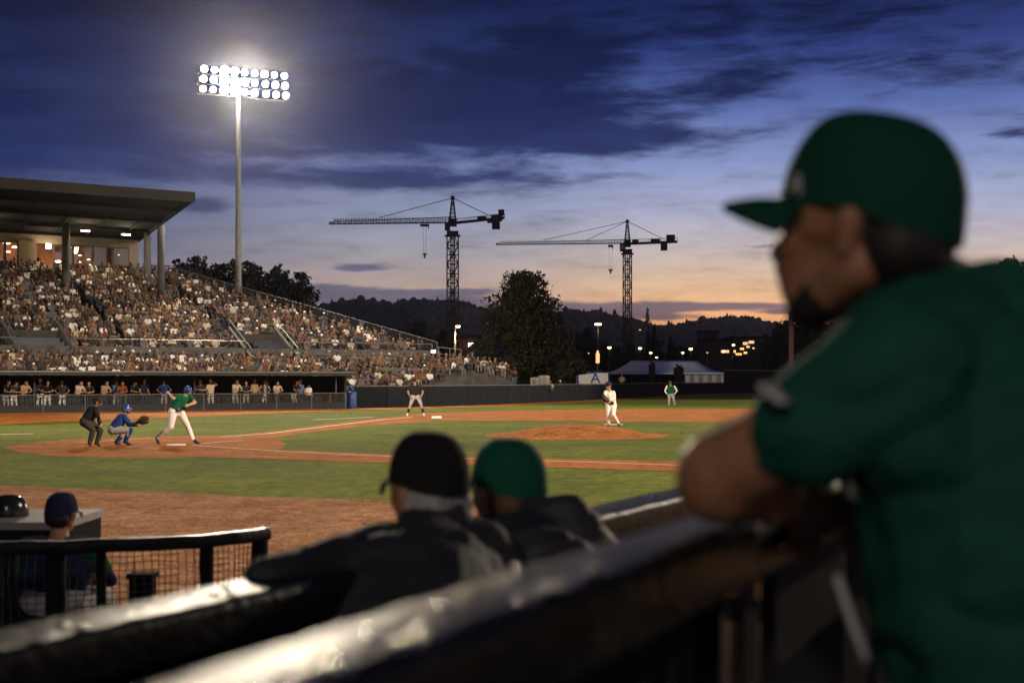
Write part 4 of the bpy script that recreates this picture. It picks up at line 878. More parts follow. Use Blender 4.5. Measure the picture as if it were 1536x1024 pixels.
# hills
ridge = [(-900,430),(-300,436),(100,446),(380,452),(470,461),(500,453),(540,449),(590,453),(640,449),(690,452),(730,462),(780,466),(830,469),(850,462),(880,467),(910,470),(950,478),(985,488),(1010,487),(1035,483),(1070,477),(1095,473),(1125,475),(1155,484),(1190,492),(1300,480),(1450,470),(1800,455),(2500,440)]
def ridge_y(x):
    for (a, b), (c, d_) in zip(ridge[:-1], ridge[1:]):
        if a <= x <= c: return b+(d_-b)*(x-a)/(c-a)
    return 450
from mathutils import noise as mn
HD = 1500.0
mb = MB(); NX, NY = 260, 14; vs = []
for j in range(NY+1):
    v = j/NY; d_ = 620+(HD-620)*v if v <= 1 else 0
    for i in range(NX+1):
        x = -900+3400*i/NX; z1 = (HOR-ridge_y(x)-3)/F*HD; k = v**1.35
        z = z1*k*(1+.12*mn.noise(Vector((x*.012, v*5, 0))))+2.0*mn.noise(Vector((x*.05, v*9, 1))) if v < 1 else z1; vs.append(((x-768)/F*d_, d_, max(-.5, z+CH*v-.5*(1-v))))
for i in range(NX+1): x = vs[NY*(NX+1)+i]; vs.append((x[0]*1.25, HD*1.25, -1))
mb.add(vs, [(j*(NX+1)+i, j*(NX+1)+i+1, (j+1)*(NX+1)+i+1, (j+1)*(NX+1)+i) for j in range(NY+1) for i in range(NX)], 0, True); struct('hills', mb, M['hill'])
R = np.random.RandomState(5); VS, FS, off = [], [], 0
for i in range(5200):
    x = R.uniform(-100, 1560); v = 1-R.rand()**2.6*.72 if i > 900 else 1.0; d_ = 620+(HD-620)*v; z1 = (HOR-ridge_y(x)-3)/F*HD; zb = z1*v**1.35+CH*v-.5*(1-v); hgt = R.uniform(1.8, 4.6)*(1+(R.rand() < .08)*.8)*(1.6 if R.rand() < .02 else 1); con = R.rand() < .5; rad = hgt*(.30 if con else .62)
    prof = [(0, rad*.7), (.25, rad), (.6, rad*.55 if con else rad*.95), (.85, rad*.25 if con else rad*.6)]; X = (x-768)/F*d_; vv = []
    for (zz, rr_) in prof:
        for k in range(6): a = k*1.047+R.rand()*.4; q = rr_*R.uniform(.75, 1.2); vv.append((X+q*math.cos(a), d_+q*math.sin(a), zb-1+zz*hgt+R.uniform(-.05, .05)*hgt))
    vv.append((X, d_, zb-1+hgt)); ff = [(j*6+k, j*6+(k+1) % 6, (j+1)*6+(k+1) % 6) for j in range(3) for k in range(6)]+[(j*6+k, (j+1)*6+(k+1) % 6, (j+1)*6+k) for j in range(3) for k in range(6)]+[(18+k, 18+(k+1) % 6, 24) for k in range(6)]
    VS += vv; FS += [tuple(off+q for q in f) for f in ff]; off += len(vv)
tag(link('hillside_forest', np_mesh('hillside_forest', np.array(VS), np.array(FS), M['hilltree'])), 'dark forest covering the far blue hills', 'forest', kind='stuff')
# transmission tower-like tall conifers on the ridge
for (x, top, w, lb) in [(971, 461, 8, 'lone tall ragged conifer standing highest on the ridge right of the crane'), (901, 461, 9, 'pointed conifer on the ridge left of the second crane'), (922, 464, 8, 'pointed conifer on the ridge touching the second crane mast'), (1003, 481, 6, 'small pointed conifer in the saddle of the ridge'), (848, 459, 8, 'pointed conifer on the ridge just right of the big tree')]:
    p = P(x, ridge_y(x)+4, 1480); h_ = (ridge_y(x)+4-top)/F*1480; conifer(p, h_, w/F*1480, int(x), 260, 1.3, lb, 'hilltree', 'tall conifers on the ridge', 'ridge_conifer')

# mid-distance dark tree belts (individual trees)
TL = [('left of the floodlight mast behind the stand', 268,396,62,190,0), ('second from the roof columns behind the stand', 296,385,50,188,1), ('beside the mast behind the stand end', 325,398,44,192,2), ('just left of the mast foot', 350,390,40,194,3), ('directly right of the mast', 378,394,46,186,4), ('between mast and the tall clump', 404,412,34,196,5), ('tallest clump right of the mast', 414,401,36,184,6), ('outermost clump right of the mast', 446,408,44,188,7), ('low clump at the stand rail behind the end rail', 430,430,60,200,8), ('behind the roof columns', 232,400,40,198,9)]
for lb, x, top, w, d_, sd in TL:
    h_ = (HOR-top)/F*d_+CH; broadleaf((P(x,0,d_).x, d_, 0), h_, w/F*d_*1.75, 40+sd, 9000, .26, 'dark bushy tree '+lb, 'foliage2', 'trees behind the grandstand', low=.25, nb=24)
# big tree
d_ = 150; h_ = (HOR-412)/F*d_+CH
def bigshape(k):
    pts = [(0,.3),(.12,.80),(.30,1.0),(.45,.88),(.58,.76),(.66,.74),(.74,.70),(.82,.42),(.92,.36),(1,.2)]
    for (a, b), (c, e) in zip(pts[:-1], pts[1:]):
        if a <= k <= c: return b+(e-b)*(k-a)/(c-a)
    return .2
broadleaf((P(786,0,d_).x, d_, 0), h_+.2, 146/F*d_, 11, 30000, .17, 'big dark broadleaf tree towering between the two cranes', 'foliage', None, low=.08, name='large_tree', nb=56, shape=bigshape)
for lb, x, top, w, dd, n, m_ in [('yellow green bush lit by the street lamp left of the big tree', 728,498,56,146,5000,'foliage'), ('low bush at the left foot of the big tree', 705,528,40,140,2500,'foliage'), ('dark bush at the right foot of the big tree', 838,512,60,148,4200,'foliage'), ('low brown bush right of the big tree near the fence', 862,532,40,142,2600,'foliage2'), ('dark bush behind the end of the crowd', 760,535,60,138,3000,'foliage2')]:
    broadleaf((P(x,0,dd).x, dd, 0), (HOR-top)/F*dd+CH, w/F*dd, x, n, .16, lb, m_, 'bushes round the big tree', low=.05, name='bush', nb=16)
l = []
BT = [(480,478,60),(520,490,60),(556,484,46),(590,494,50),(632,482,52),(668,498,40),(872,500,50),(905,515,40),(884,492,36),(925,520,36),(948,516,30),(985,508,40),(1010,515,36),(1040,520,40),(1070,515,34),(1100,522,40),(1208,470,90),(1245,462,80)]
for i, (x, top, w) in enumerate(BT):
    dd = 330+(i*37) % 90 if x < 1150 else 215+i; broadleaf((P(x,0,dd).x, dd, 0), (HOR-top)/F*dd+CH, w/F*dd*1.1, 70+i, 3000 if x < 1150 else 9000, .42 if x < 1150 else .25, 'dark tree in the belt below the hills '+['at the far left by the stand rail','left of the unlit lamp post','behind the unlit lamp post','right of the unlit lamp post','just left of the first crane mast','behind the orange street lamp','right behind the big tree','behind the tall lamp post','left of the tall lamp post','above the striped banner','over the left tent corner','above the tent ridge, left','above the tent ridge, middle','above the tent ridge, right','right of the tent ridge','over the right tent end','left of the tall pole by the man','behind the man\'s chin'][i], 'foliage2', 'tree belt below the hills', low=.1, nb=14)
for i, (x, top, w, dd, lb) in enumerate([(981,488,18,300,'slim dark conifer over the left half of the tent'), (972,496,16,310,'slim conifer just left of its taller twin over the tent'), (1163,492,34,230,'dark conifer left of the tall clump by the fence'), (1148,500,26,240,'shorter conifer at the left edge of the right tree clump'), (1180,480,30,226,'conifer leaning against the tall right clump'), (908,520,16,280,'small conifer right of the tall lamp post'), (1006,505,20,320,'small conifer above the tent ridge')]):
    conifer((P(x,0,dd).x, dd, 0), (HOR-top)/F*dd+CH, w/F*dd, 90+i, 2600, .3, lb, 'foliage2', 'conifers beyond the fence')
for x, top, w, dd, lb in [(1515,388,80,120,'dark tree at the right edge behind the man\'s back'), (1570,380,90,124,'dark tree cut by the right edge of the frame')]:
    broadleaf((P(x,0,dd).x, dd, 0), (HOR-top)/F*dd+CH, w/F*dd, x, 9000, .2, lb, 'foliage2', 'trees at the right edge', low=.3, nb=26)

# ------------------------------------------------------------------ tower cranes
def truss(mb, a, b, w, h, n, r, up=(0,0,1), tri=True, taper=None):
    a = Vector(a); b = Vector(b); d_ = (b-a).normalized(); s_ = d_.cross(Vector(up)).normalized(); u_ = s_.cross(d_)
    def st(k):
        p = a.lerp(b, k); hh = h if not taper else taper(k)*h
        return [p-s_*w/2, p+s_*w/2]+([p+u_*hh] if tri else [p+s_*w/2+u_*hh, p-s_*w/2+u_*hh])
    S0 = [st(i/n) for i in range(n+1)]; m_ = len(S0[0])
    for j in range(m_): mb.bar(S0[0][j], S0[-1][j], r, 4)
    for i in range(n+1):
        for j in range(m_):
            mb.bar(S0[i][j], S0[i][(j+1) % m_], r*.6, 3)
            if i < n: mb.bar(S0[i][j] if i % 2 else S0[i][(j+1) % m_], S0[i+1][(j+1) % m_] if i % 2 else S0[i+1][j], r*.6, 3)
def crane(label, px, d_, tops, jib, cj, mw, group='tower cranes beyond the ballpark'):
    """tops: (mast top y, jib y, peak y); jib: (x tip, trolley x, hook y, tie xs); cj: (x end, y end)"""
    yt, yj, yp = tops; X = P(px, 0, d_).x; zz = lambda y: CH+(HOR-y)/F*d_; xx = lambda x: (x-768)/F*d_; k = d_/F
    t = thing('tower_crane', label, 'crane', (X, d_, 0), group); mb = MB(); z0 = 0
    nseg = int(zz(yt)/2.2); w = mw*k; rr_ = .14*w/3
    c4 = [(X+sx_*w/2*.98, d_+sy_*w/2*.98) for sx_, sy_ in ((-1,-.35),(.35,-1),(1,.35),(-.35,1))]
    for i in range(4): mb.bar((c4[i][0], c4[i][1], 0), (c4[i][0], c4[i][1], zz(yt)), rr_*1.7, 4)
    for s_ in range(nseg):
        za, zb = zz(yt)*s_/nseg, zz(yt)*(s_+1)/nseg
        for i in range(4):
            a, b = c4[i], c4[(i+1) % 4]; mb.bar((a[0],a[1],zb), (b[0],b[1],zb), rr_, 3); mb.bar((a[0],a[1],za), (b[0],b[1],zb), rr_, 3) if (s_+i) % 2 else mb.bar((b[0],b[1],za), (a[0],a[1],zb), rr_, 3)
    mb.bar((X, d_, 0), (X, d_, zz(yt)), rr_*1.2, 3); mb.build('mast', M['crane2'], t)
    mb = MB(); mb.box((X, d_, (zz(yt)+zz(yt-8))/2), (w*1.0, w*.9, 6*k)); mb.box((X, d_, zz(yt)+.2*k), (w*1.35, w*1.3, 1.2*k)); mb.box((X, d_, zz(yj+3)), (w*.7, w*.7, 11*k)); mb.build('slewing_platform', M['crane'], t)
    mb = MB(); mb.box((X-7.5*k, d_-w*.35, zz(yj+10)), (8*k, 5*k, 11*k)); cb = mb.build('cab', M['crane'], t); mb = MB(); mb.box((X-8.5*k, d_-w*.35-2.55*k, zz(yj+9)), (5*k, .06*k, 6*k)); mb.build('window', M['glass'], cb)
    mb = MB(); jh = abs(jib[4])*k; truss(mb, (X-2*k, d_, zz(yj+3)), (xx(jib[0]), d_, zz(yj+5)), 1.6, jh, jib[5], .10, taper=lambda q: 1 if q < .97 else .35); mb.build('jib', M['crane'], t)
    mb = MB(); a = Vector((X+2*k, d_, zz(yj+2))); b = Vector((xx(cj[0]), d_, zz(cj[1]))); beam(mb, a+Vector((0,-.8,0)), b+Vector((0,-.8,0)), 3.2*k, -1.6); railing(mb, [a+Vector((0,-.8,0)), b+Vector((0,-.8,0))], 4*k, 5*k, r=.06)
    mb.box(a.lerp(b, .55)+Vector((0,0,1.8*k)), (14*k, 1.6, 3.6*k)); mb.build('counter_jib', M['crane'], t)
    for (cx_, cy_, cw, ch_) in cj[2]: mb = MB(); mb.box((xx(cx_), d_, zz(cy_)), (cw*k, 2.2, ch_*k)); mb.build('counterweight', M['crane'], t)
    mb = MB(); pk = Vector((X, d_, zz(yp)))
    for sx_, sy_ in ((-1,-1),(1,-1),(1,1),(-1,1)): mb.bar((X+sx_*w*.28, d_+sy_*w*.28, zz(yj)), pk+Vector((sx_*.15, sy_*.15, 0)), .16, 4)
    for q in range(1, 6):
        z = zz(yj)+(pk.z-zz(yj))*q/6; e = w*.28*(1-q/6); cc = [(X-e,d_-e,z),(X+e,d_-e,z),(X+e,d_+e,z),(X-e,d_+e,z)]
        for i in range(4): mb.bar(cc[i], cc[(i+1) % 4], .07, 3); mb.bar(cc[i], (X+(e*1.2 if i in (0, 1) else -e*1.2)*(1 if i % 2 else 1), d_+(-e if i < 2 else e), z-(pk.z-zz(yj))/6), .06, 3)
    mb.box(pk, (.9, .9, .9)); mb.build('tower_peak', M['crane'], t)
    for x_ in jib[3]: mb = MB(); mb.bar(pk, (xx(x_), d_, zz(yj+4)+jh), .10, 4); mb.build('tie_bar', M['crane'], t)
    mb = MB(); mb.bar(pk, a.lerp(b, .72)+Vector((0,0,3*k)), .11, 4); mb.build('tie_bar', M['crane'], t)
    tx = xx(jib[1]); mb = MB(); mb.box((tx, d_, zz(yj+7)), (13*k*jib[6], 1.8, 2.8*k)); mb.bar((tx+6*k*jib[6], d_, zz(yj+7)), (tx+6*k*jib[6], d_, zz(yj+12)), .12, 4); mb.build('trolley', M['crane'], t)
    mb = MB(); hz = zz(jib[2])
    for q in (-2.6, 2.6): mb.bar((tx+q*k, d_, zz(yj+8)), (tx+q*.6*k, d_, hz), .035, 3)
    mb.build('hoist_rope', M['crane'], t)
    mb = MB(); mb.slab([(tx-3.6*k, d_-.3, hz+1*k), (tx+3.6*k, d_-.3, hz+1*k), (tx+1*k, d_-.3, hz-2.4*k), (tx-1*k, d_-.3, hz-2.4*k)], .6, 0, (0,1,0)); mb.bar((tx, d_, hz-2*k), (tx, d_, hz-6*k), .22, 6); mb.build('hook_block', M['crane'], t)
crane('nearer tower crane with heavy dark mast and its hook hanging on long ropes', 679, 330, (354, 331, 297), (494, 637, 381, [569], 8.5, 44, 1.0), (757, 325, [(744, 338, 12, 11), (745, 327, 17, 9), (752, 319, 9, 8), (735, 331, 8, 6)]), 17)
crane('farther tower crane with slimmer mast standing between big tree and man', 941, 420, (381, 362, 332), (744, 916, 405, [815, 880], 5.8, 46, .55), (1016, 361, [(996, 369, 9, 13), (1006, 357, 12, 9), (953, 362, 8, 4)]), 13.5)

# ------------------------------------------------------------------ lamps, tent, buildings beyond the fence
EM = {'sodium': emat('sodium_lamp', (1, .60, .25), 7), 'white': emat('white_lamp', (1, .85, .62), 10), 'dim': emat('dim_amber_lamp', (1, .50, .16), 1.6), 'sign': emat('sign_face', (.95, .97, 1), 2.4), 'win': emat('lit_window', (1, .60, .28), 1.1)}
def lamp(px, py, d_, label, em='sodium', hw=8, arm=0, energy=0, group='street lamps beyond the ballpark', twin=False, pole=.09):
    p = P(px, py, d_); X0 = p.x-arm/F*d_; t = thing('street_lamp', label, 'street lamp', (X0, d_, 0), group); mb = MB(); mb.lathe((X0, d_, 0), [(pole*1.6,0),(pole,p.z*.5),(pole*.7,p.z)], 8)
    if arm: mb.bar((X0, d_, p.z), (p.x, d_, p.z+.05), pole*.5, 6)
    mb.build('pole', M['darksteel'], t)
    for q in ((-.5, .5) if twin else (0,)):
        mb = MB(); s_ = hw/F*d_/2; c = Vector((p.x+q*s_*1.7, d_, p.z)); mb.lathe(c+Vector((0,0,-.02)), [(s_*.9,0),(s_*.8,s_*.35),(s_*.3,s_*.6)], 12); h_ = mb.build('lamp_head', M['darksteel'], t)
        if em: mb = MB(); mb.lathe(c-Vector((0,0,s_*.9)), [(s_*.2,0),(s_*.6,s_*.15),(s_*.82,s_*.45),(s_*.8,s_*.8),(s_*.7,s_*.86)], 14); mb.build('lens', EM[em], h_)
    if energy:
        l = bpy.data.lights.new('lamp_light', 'POINT'); l.energy = energy; l.color = (1,.6,.25); l.shadow_soft_size = .3; o = bpy.data.objects.new('lamp_light', l); COL.objects.link(o); o.location = (p.x, d_-.2, p.z-.8)
    return t
lamp(687, 488, 132, 'orange lit street lamp on a pole before the first crane mast', hw=8, arm=4.5, energy=1500, pole=.10)
lamp(611, 475, 180, 'unlit street lamp post above the raking stand rail', None, 6, arm=2)
lamp(897, 485, 190, 'tall lit lamp post rising left of the second crane', 'white', 6, energy=60, twin=True, pole=.07)
for i, (x, y, s_, em, lb) in enumerate([(914,520,7,'sodium','lit lamp just left of the second crane mast'), (960,521,6.5,'sodium','lit lamp right of the second crane mast'), (976,528,5.5,'sodium','small lit lamp above the left tent slope'), (985,535,4.5,'sodium','smallest lamp resting low above the tent ridge'), (1024,528,5,'sodium','small lamp above the right half of the tent ridge'), (1036,522,7,'sodium','bright lamp above the right tent slope'), (1061,528,3.5,'dim','dim tiny lamp between bright lamp and lit buildings'), (1100,516,6,'sodium','lamp in front of the lit buildings'), (733,484,4,'dim','dim amber lamp glimpsed in the big tree'), (883,529,3,'dim','dim tiny lamp left of the tall lamp post'), (960,494,3.5,'dim','dim lamp high on the hillside right of the crane')]):
    lamp(x, y, 260+i*6, lb, em, s_)
ob = thing('signal_post', 'orange lit signal box on a short post under the tall lamp', 'signal', (P(896.5,0,140).x, 140, 0)); mb = MB(); p = P(896.5, 537, 140); mb.bar((p.x,140,0), p, .06, 6); mb.build('post', M['darksteel'], ob)
mb = MB(); mb.box(p, (.35,.3,1.0)); mb.box(p+Vector((0,0,.62)), (.18,.2,.26)); mb.build('signal_box', emat('orange_signal', (1,.42,.12), 1.1), ob)
mb = MB(); p = P(1187,520,205); mb.lathe((p.x,205,0), [(.42,0),(.38,(HOR-470)/F*205+2)], 12); tag(mb.build('foul_pole', mat('rusty_pole', (.28,.17,.12), .8), origin=(p.x,205,0)), 'tall brownish pole at the right end of the outfield fence', 'pole')
def building(label, x0, x1, top, d_, wins, m_, sign=None, roofh=0):
    X0, X1 = P(x0,0,d_).x, P(x1,0,d_).x; z = (HOR-top)/F*d_+CH; t = thing('building', label, 'building', ((X0+X1)/2, d_, 0), 'buildings beyond the fence'); mb = MB(); mb.box(((X0+X1)/2, d_+5, z/2), (X1-X0, 10, z)); mb.build('wall', m_, t)
    mb = MB(); mb.box(((X0+X1)/2, d_+5, z+.25), (X1-X0+.6, 10.6, .5)); mb.build('roof', M['roof'], t)
    for (a, b, c, e, em) in wins:
        mb = MB(); p = P(a,b,d_); mb.box((p.x, d_-.06, p.z), (c/F*d_, .12, e/F*d_)); mb.build('window', EM[em], t)
    return t
M['brick'] = mat('dark_brick', (.10,.040,.024), .9, .25, 2); M['dkwall'] = mat('dark_wall', (.03,.028,.03), .9, .3, .5)
t = building('low brick building with a white lit sign left of the big tree', 688, 722, 508, 170, [], M['brick'])
mb = MB(); p = P(709.5,517.5,170); mb.box((p.x,169.8,p.z), (14/F*170,.2,6.5/F*170)); sg = mb.build('sign', EM['sign'], t)
mb = MB(); mb.box((p.x-.05,169.68,p.z+.05), (8/F*170,.03,.08)); mb.box((p.x+.3,169.68,p.z-.06), (4/F*170,.03,.05)); mb.build('sign_marking', M['dkwall'], sg)
building('dark block with a bright white shopfront right of the tent lamps', 1056, 1098, 512, 300, [(1088.5,527,10,4,'win'), (1084,527,5,3.4,'win')], M['dkwall'])
building('taller dark block behind the right tent end', 1052, 1078, 498, 420, [], M['dkwall'])
building('terraced building with several rows of warm lit windows by the right trees', 1098, 1142, 508, 310, [(1118,515,7,4,'win'), (1127,513,8,4,'win'), (1122,520,5,3,'win'), (1113,523,6,3,'dim'), (1108,531,9,3,'dim'), (1118,529,5,3,'dim'), (1102,527,3,4,'dim'), (1130,522,3,2,'dim'), (1096,535,4,3,'dim')], M['dkwall'])
mb = MB(); p = P(650,527,103); mb.box(p, (.34,.12,.22)); mb.bar((p.x, 103, p.z-1.6), (p.x,103,p.z), .04, 5); tag(mb.build('floor_lantern', EM['sign'], origin=(p.x,103,p.z-1.6)), 'small white lit box lamp at the foot of the stand end', 'lamp')
# marquee tent
d_ = 187; t = thing('marquee_tent', 'long pale blue marquee tent with hipped roof behind the fence', 'tent', (P(1000,0,d_).x, d_, 0))
M['tent'] = mat('tent_fabric', (.74,.82,1.0), .7, .08, .6); 
e0, e1 = P(913,559,d_), P(1086,558,d_); r0, r1 = P(947,541.5,d_+3.5), P(1045,542,d_+3.5); b0, b1 = e0+Vector((0,8,0)), e1+Vector((0,8,0)); e0.z = e1.z = b0.z = b1.z = 2.70; r0.z = r1.z = 4.35
mb = MB()
def sag(mb, a, b, c, e, n=8):
    g = [[a.lerp(b, i/n).lerp(e.lerp(c, i/n), j/n)-Vector((0,0,.30*math.sin(math.pi*j/n)))-Vector((0,0,.06*math.sin(math.pi*i/n*4)**2*(1-j/n))) for i in range(n+1)] for j in range(n+1)]; vs = [p for r_ in g for p in r_]
    mb.add(vs, [(j*(n+1)+i, j*(n+1)+i+1, (j+1)*(n+1)+i+1, (j+1)*(n+1)+i) for j in range(n) for i in range(n)], 0, True)
sag(mb, e0, e1, r1, r0); sag(mb, b1, b0, r0, r1); sag(mb, e1, b1, r1, r1); sag(mb, b0, e0, r0, r0); ro = mb.build('roof', M['tent'], t)
sm_ = ro.modifiers.new('s', 'SOLIDIFY'); sm_.thickness = .03
mb = MB(); mb.slab([e0-Vector((0,.02,0)), e1-Vector((0,.02,0)), e1-Vector((0,.02,.22)), e0-Vector((0,.02,.22))], .02, 0, (0,1,0)); mb.build('valance', M['tent'], t)
mb = MB(); n_ = 26; a_, b_ = P(1028,0,d_).x, e1.x
for i in range(n_): x = a_+(b_-a_)*(i+.5)/n_; mb.box((x, d_+.05+.05*(i % 2), 1.2), ((b_-a_)/n_*.98, .05, 2.36), 0, (i//3) % 2)
mb.build('side_curtain', [M['white'], mat('curtain_brown', (.42,.37,.33), .9)], t)
mb = MB(); mb.slab([b0-Vector((0,.1,.2)), b1-Vector((0,.1,.2)), Vector((b1.x,b1.y-.1,0)), Vector((b0.x,b0.y-.1,0))], .04, 0, (0,1,0)); mb.build('back_wall', mat('tent_back', (.03,.035,.05), .9), t)
for x in (e0.x, P(947,0,d_).x, P(990,0,d_).x, P(1028,0,d_).x-.1, e1.x): mb = MB(); mb.bar((x,d_+.1,0), (x,d_+.1,2.6), .05, 6); mb.build('pole', M['steel'], t)
for i, (x, y, w, h_, dd, lb) in enumerate([(978,551,9,10,166,'dark speaker stack standing before the tent, left'), (1018,555,14,8,166,'dark covered machine standing before the tent, right')]):
    p = P(x,y,dd); z1 = p.z+h_/2/F*dd; mb = MB(); mb.box((p.x, dd, z1/2), (w/F*dd, .8, z1)); mb.box((p.x+.05, dd, z1+.12), (w/F*dd*.5, .5, .24)); mb.lathe((p.x-.2,dd,z1+.2), [(.12,0),(.16,.1),(.05,.22)], 8); tag(mb.build('equipment_stack', M['black'], origin=(p.x,dd,0)), lb, 'equipment')
# striped white booth banner with blue letter
d_ = 131; bt = thing('banner_booth', 'white striped booth banner with a blue letter A behind the low fence', 'banner', (P(890,0,d_).x, d_, 0))
a, b = P(864,0,d_), P(914,0,d_); z1 = 2.42; mb = MB(); n_ = 24
for i in range(n_): x = a.x+(b.x-a.x)*(i+.5)/n_; z2 = 2.20+.22*min(1, (i+.5)/n_*1.6); mb.box((x, d_+.03*(i % 2), z2/2), ((b.x-a.x)/n_*.985, .05, z2), 0, 0 if 1 < i < 23 else 1)
mb.build('banner_cloth', [M['white'], PM['barrel_blue']], bt); M['signblue'] = mat('sign_blue', (.02,.06,.25), .7); letter('A', 1.35, P(893,567.5,d_-.08), (1,0,0), (0,0,1), M['signblue'], bt, 'letter', .01)
mb = MB(); 
for x in (884, 894, 901): p = P(x,0,d_+.6); mb.lathe((p.x, p.y, 2.0), [(.12,0),(.28,.3),(.25,.5),(.08,.6)], 10)
mb.build('blue_topping', PM['barrel_blue'], bt)
# grey covered bins and small people behind the low fence
for i, (x, dd, w, h_, lb, mm) in enumerate([(763,112,22,2.05,'grey blue tarp covered cart at the end of the crowd','tarp'), (816,114,16,2.1,'tall pale grey bin behind the low fence','bin'), (802,115,13,1.95,'pale bin with round lids left of the tall bin','bin')]):
    p = P(x,0,dd); W_ = w/F*dd; mb = MB(); mb.lathe((p.x,p.y,0), [(W_*.46,0),(W_*.5,.3),(W_*.52,h_*.9),(W_*.54,h_*.92),(W_*.54,h_),(W_*.3,h_+.05)], 14 if mm == 'bin' else 4); tag(mb.build('storage_bin' if mm == 'bin' else 'covered_cart', mat('bin_'+str(i), (.30,.29,.28) if mm == 'bin' else (.07,.09,.13), .7), origin=(p.x,p.y,0)), lb, 'bin' if mm == 'bin' else 'cart')
for x, dd, sh, hr, lb in [(772,113,'tan','brown hair','standing spectator in tan top by the covered cart'), (826,113,'cream','grey hair','person in cream top sitting right of the pale bins'), (801,112.5,'white','dark hair','person in white top before the pale bins'), (841,119,'grey','white cap','person in grey top sitting alone behind the low fence'), (868,122,'navy','dark hair','person in navy top sitting left of the striped banner')]:
    p = P(x,0,dd); q = dict(loc=(p.x,dd,.45), rot=-1.8, s=1.0, pose='lap', shirt=sh, hair=hr, skin=SK[0], pants=(.05,.05,.06)); me = crowd_mesh('spectator', [q], q['loc']); o = bpy.data.objects.new('spectator', me); COL.objects.link(o); o.location = q['loc']; tag(o, lb, 'spectator')
J = stance('hips', (P(933,0,150).x, 150, .55), (-.3,-1), 1.0); t = player('person', 'person in tan top standing before the left end of the tent', J, .02, shirt='cloth_tan', pants='cloth_charcoal', skin='skin_tan', facedir=(-.3,-1,0), fingers=False)

# ------------------------------------------------------------------ foreground rails
M['pad'] = mat('black_padded_vinyl', (.009,.010,.012), .40, .35, 9, bump=.9, bscale=30, spec=.07, coat=.10)
_t = M['pad'].node_tree; _b = _t.nodes['Principled BSDF']; _b.inputs['Coat Roughness'].default_value = .10; _bp = [n for n in _t.nodes if n.type == 'BUMP'][0]
_bp.inputs['Distance'].default_value = .006; _bp.inputs['Strength'].default_value = 1; _t.links.new(_bp.outputs[0], _b.inputs['Coat Normal'])
M['net'] = mat('black_netting', (.012,.012,.012), .7, .2, 5)
M['post'] = mat('black_post', (.005,.005,.006), .8, .2, 5, spec=.1)
def pad_profile(w, h, r=.022, n=5):
    out = []
    for (cx_, cy_, a0) in ((w/2-r, -r, 0), (-w/2+r, -r, 90), (-w/2+r, -h+r, 180), (w/2-r, -h+r, 270)):
        for i in range(n): a = math.radians(a0+90*i/(n-1)); out.append((cx_+r*math.cos(a), cy_+r*math.sin(a)))
    return out
def padrail(name, label, pts, w, h, beads=0, wob=.003, spread=.45, clusters=None, seed=3):
    pts = [Vector(p) for p in pts]; t = thing(name, label, 'railing', (pts[0].x, pts[0].y, 0)); mb = MB(); fine = []
    for a, b in zip(pts[:-1], pts[1:]):
        k = max(1, int((b-a).length/.02))
        for i in range(k): fine.append(a.lerp(b, i/k))
    fine.append(pts[-1])
    for p in fine: p.z += wob*mn.noise(p*3.1)+wob*.5*mn.noise(p*11)
    mb.sweep(fine, pad_profile(w, h)); ra = mb.build('padded_rail', M['pad'], t)
    return t, fine
def hang_panel(t, a, b, ztop, zbot, m, name='tarp_panel', th=.012, off=0):
    a = Vector((a.x, a.y, 0)); b = Vector((b.x, b.y, 0)); d_ = (b-a).normalized(); n_ = Vector((d_.y, -d_.x, 0)); mb = MB(); k = 60; vs = []
    for i in range(k+1):
        p = a.lerp(b, i/k)+n_*(off+.006*math.sin(i*.9)+.004*math.sin(i*2.3)); vs += [(p.x, p.y, zbot), (p.x, p.y, ztop)]
    n2 = len(vs); vs += [(v[0]+n_.x*th, v[1]+n_.y*th, v[2]) for v in vs]
    mb.add(vs, [(2*i, 2*i+1, 2*i+3, 2*i+2) for i in range(k)]+[(n2+2*i, n2+2*i+2, n2+2*i+3, n2+2*i+1) for i in range(k)], 0, True); return mb.build(name, m, t)
def netting(t, a, b, z0, z1, sp, r=.0018, sag=.0, name='net', seed=1):
    a = Vector((a.x, a.y, 0)); b = Vector((b.x, b.y, 0)); L = (b-a).length; R = random.Random(seed); mb = MB(); n = int(L/sp); k = 6; g = []
    for i in range(n+1):
        col = []
        for j in range(k+1):
            w = mn.noise(Vector((i*.25, j*.7, seed)))*sag; p = a.lerp(b, i/n); d_ = (b-a).normalized(); col.append(Vector((p.x+d_.x*w, p.y+d_.y*w, z0+(z1-z0)*j/k)))
        g.append(col)
    for col in g:
        for j in range(k): mb.bar(col[j], col[j+1], r, 3)
    m_ = 2 if sp < .035 else int((z1-z0)/sp)
    for q in range(m_+1):
        z = z0+(z1-z0)*q/m_; prev = None
        for i in range(0, n+1, 3):
            p = a.lerp(b, i/n); p.z = z+mn.noise(Vector((i*.11, q*.5, seed+3)))*sag*.8
            if prev is not None: mb.bar(prev, p, r, 3)
            prev = p
    return mb.build(name, M['net'], t)
CZ = 1.68
def RN(t): return Vector((-.143+.4*t, .954+.917*t, CZ))
t, fine = padrail('near_dugout_rail', 'blurred thick black padded rail closest to the camera under the man\'s elbow', [RN(-1.0), RN(0), RN(1), RN(2), RN(3.2)], .112, .095)
hang_panel(t, RN(-1.0), RN(.985), CZ-.09, .46, M['black'], off=-.01)
mb = MB(); p = RN(1.005); mb.bar((p.x, p.y, .45), (p.x, p.y, CZ-.09), .026, 12); mb.build('post', M['post'], t)
mb = MB(); p = RN(3.1); mb.bar((p.x, p.y, .45), (p.x, p.y, CZ-.09), .026, 12); mb.build('post', M['post'], t)
netting(t, RN(1.03), RN(3.1), .5, CZ-.09, .026, .0040, .008)
MZ = 1.45
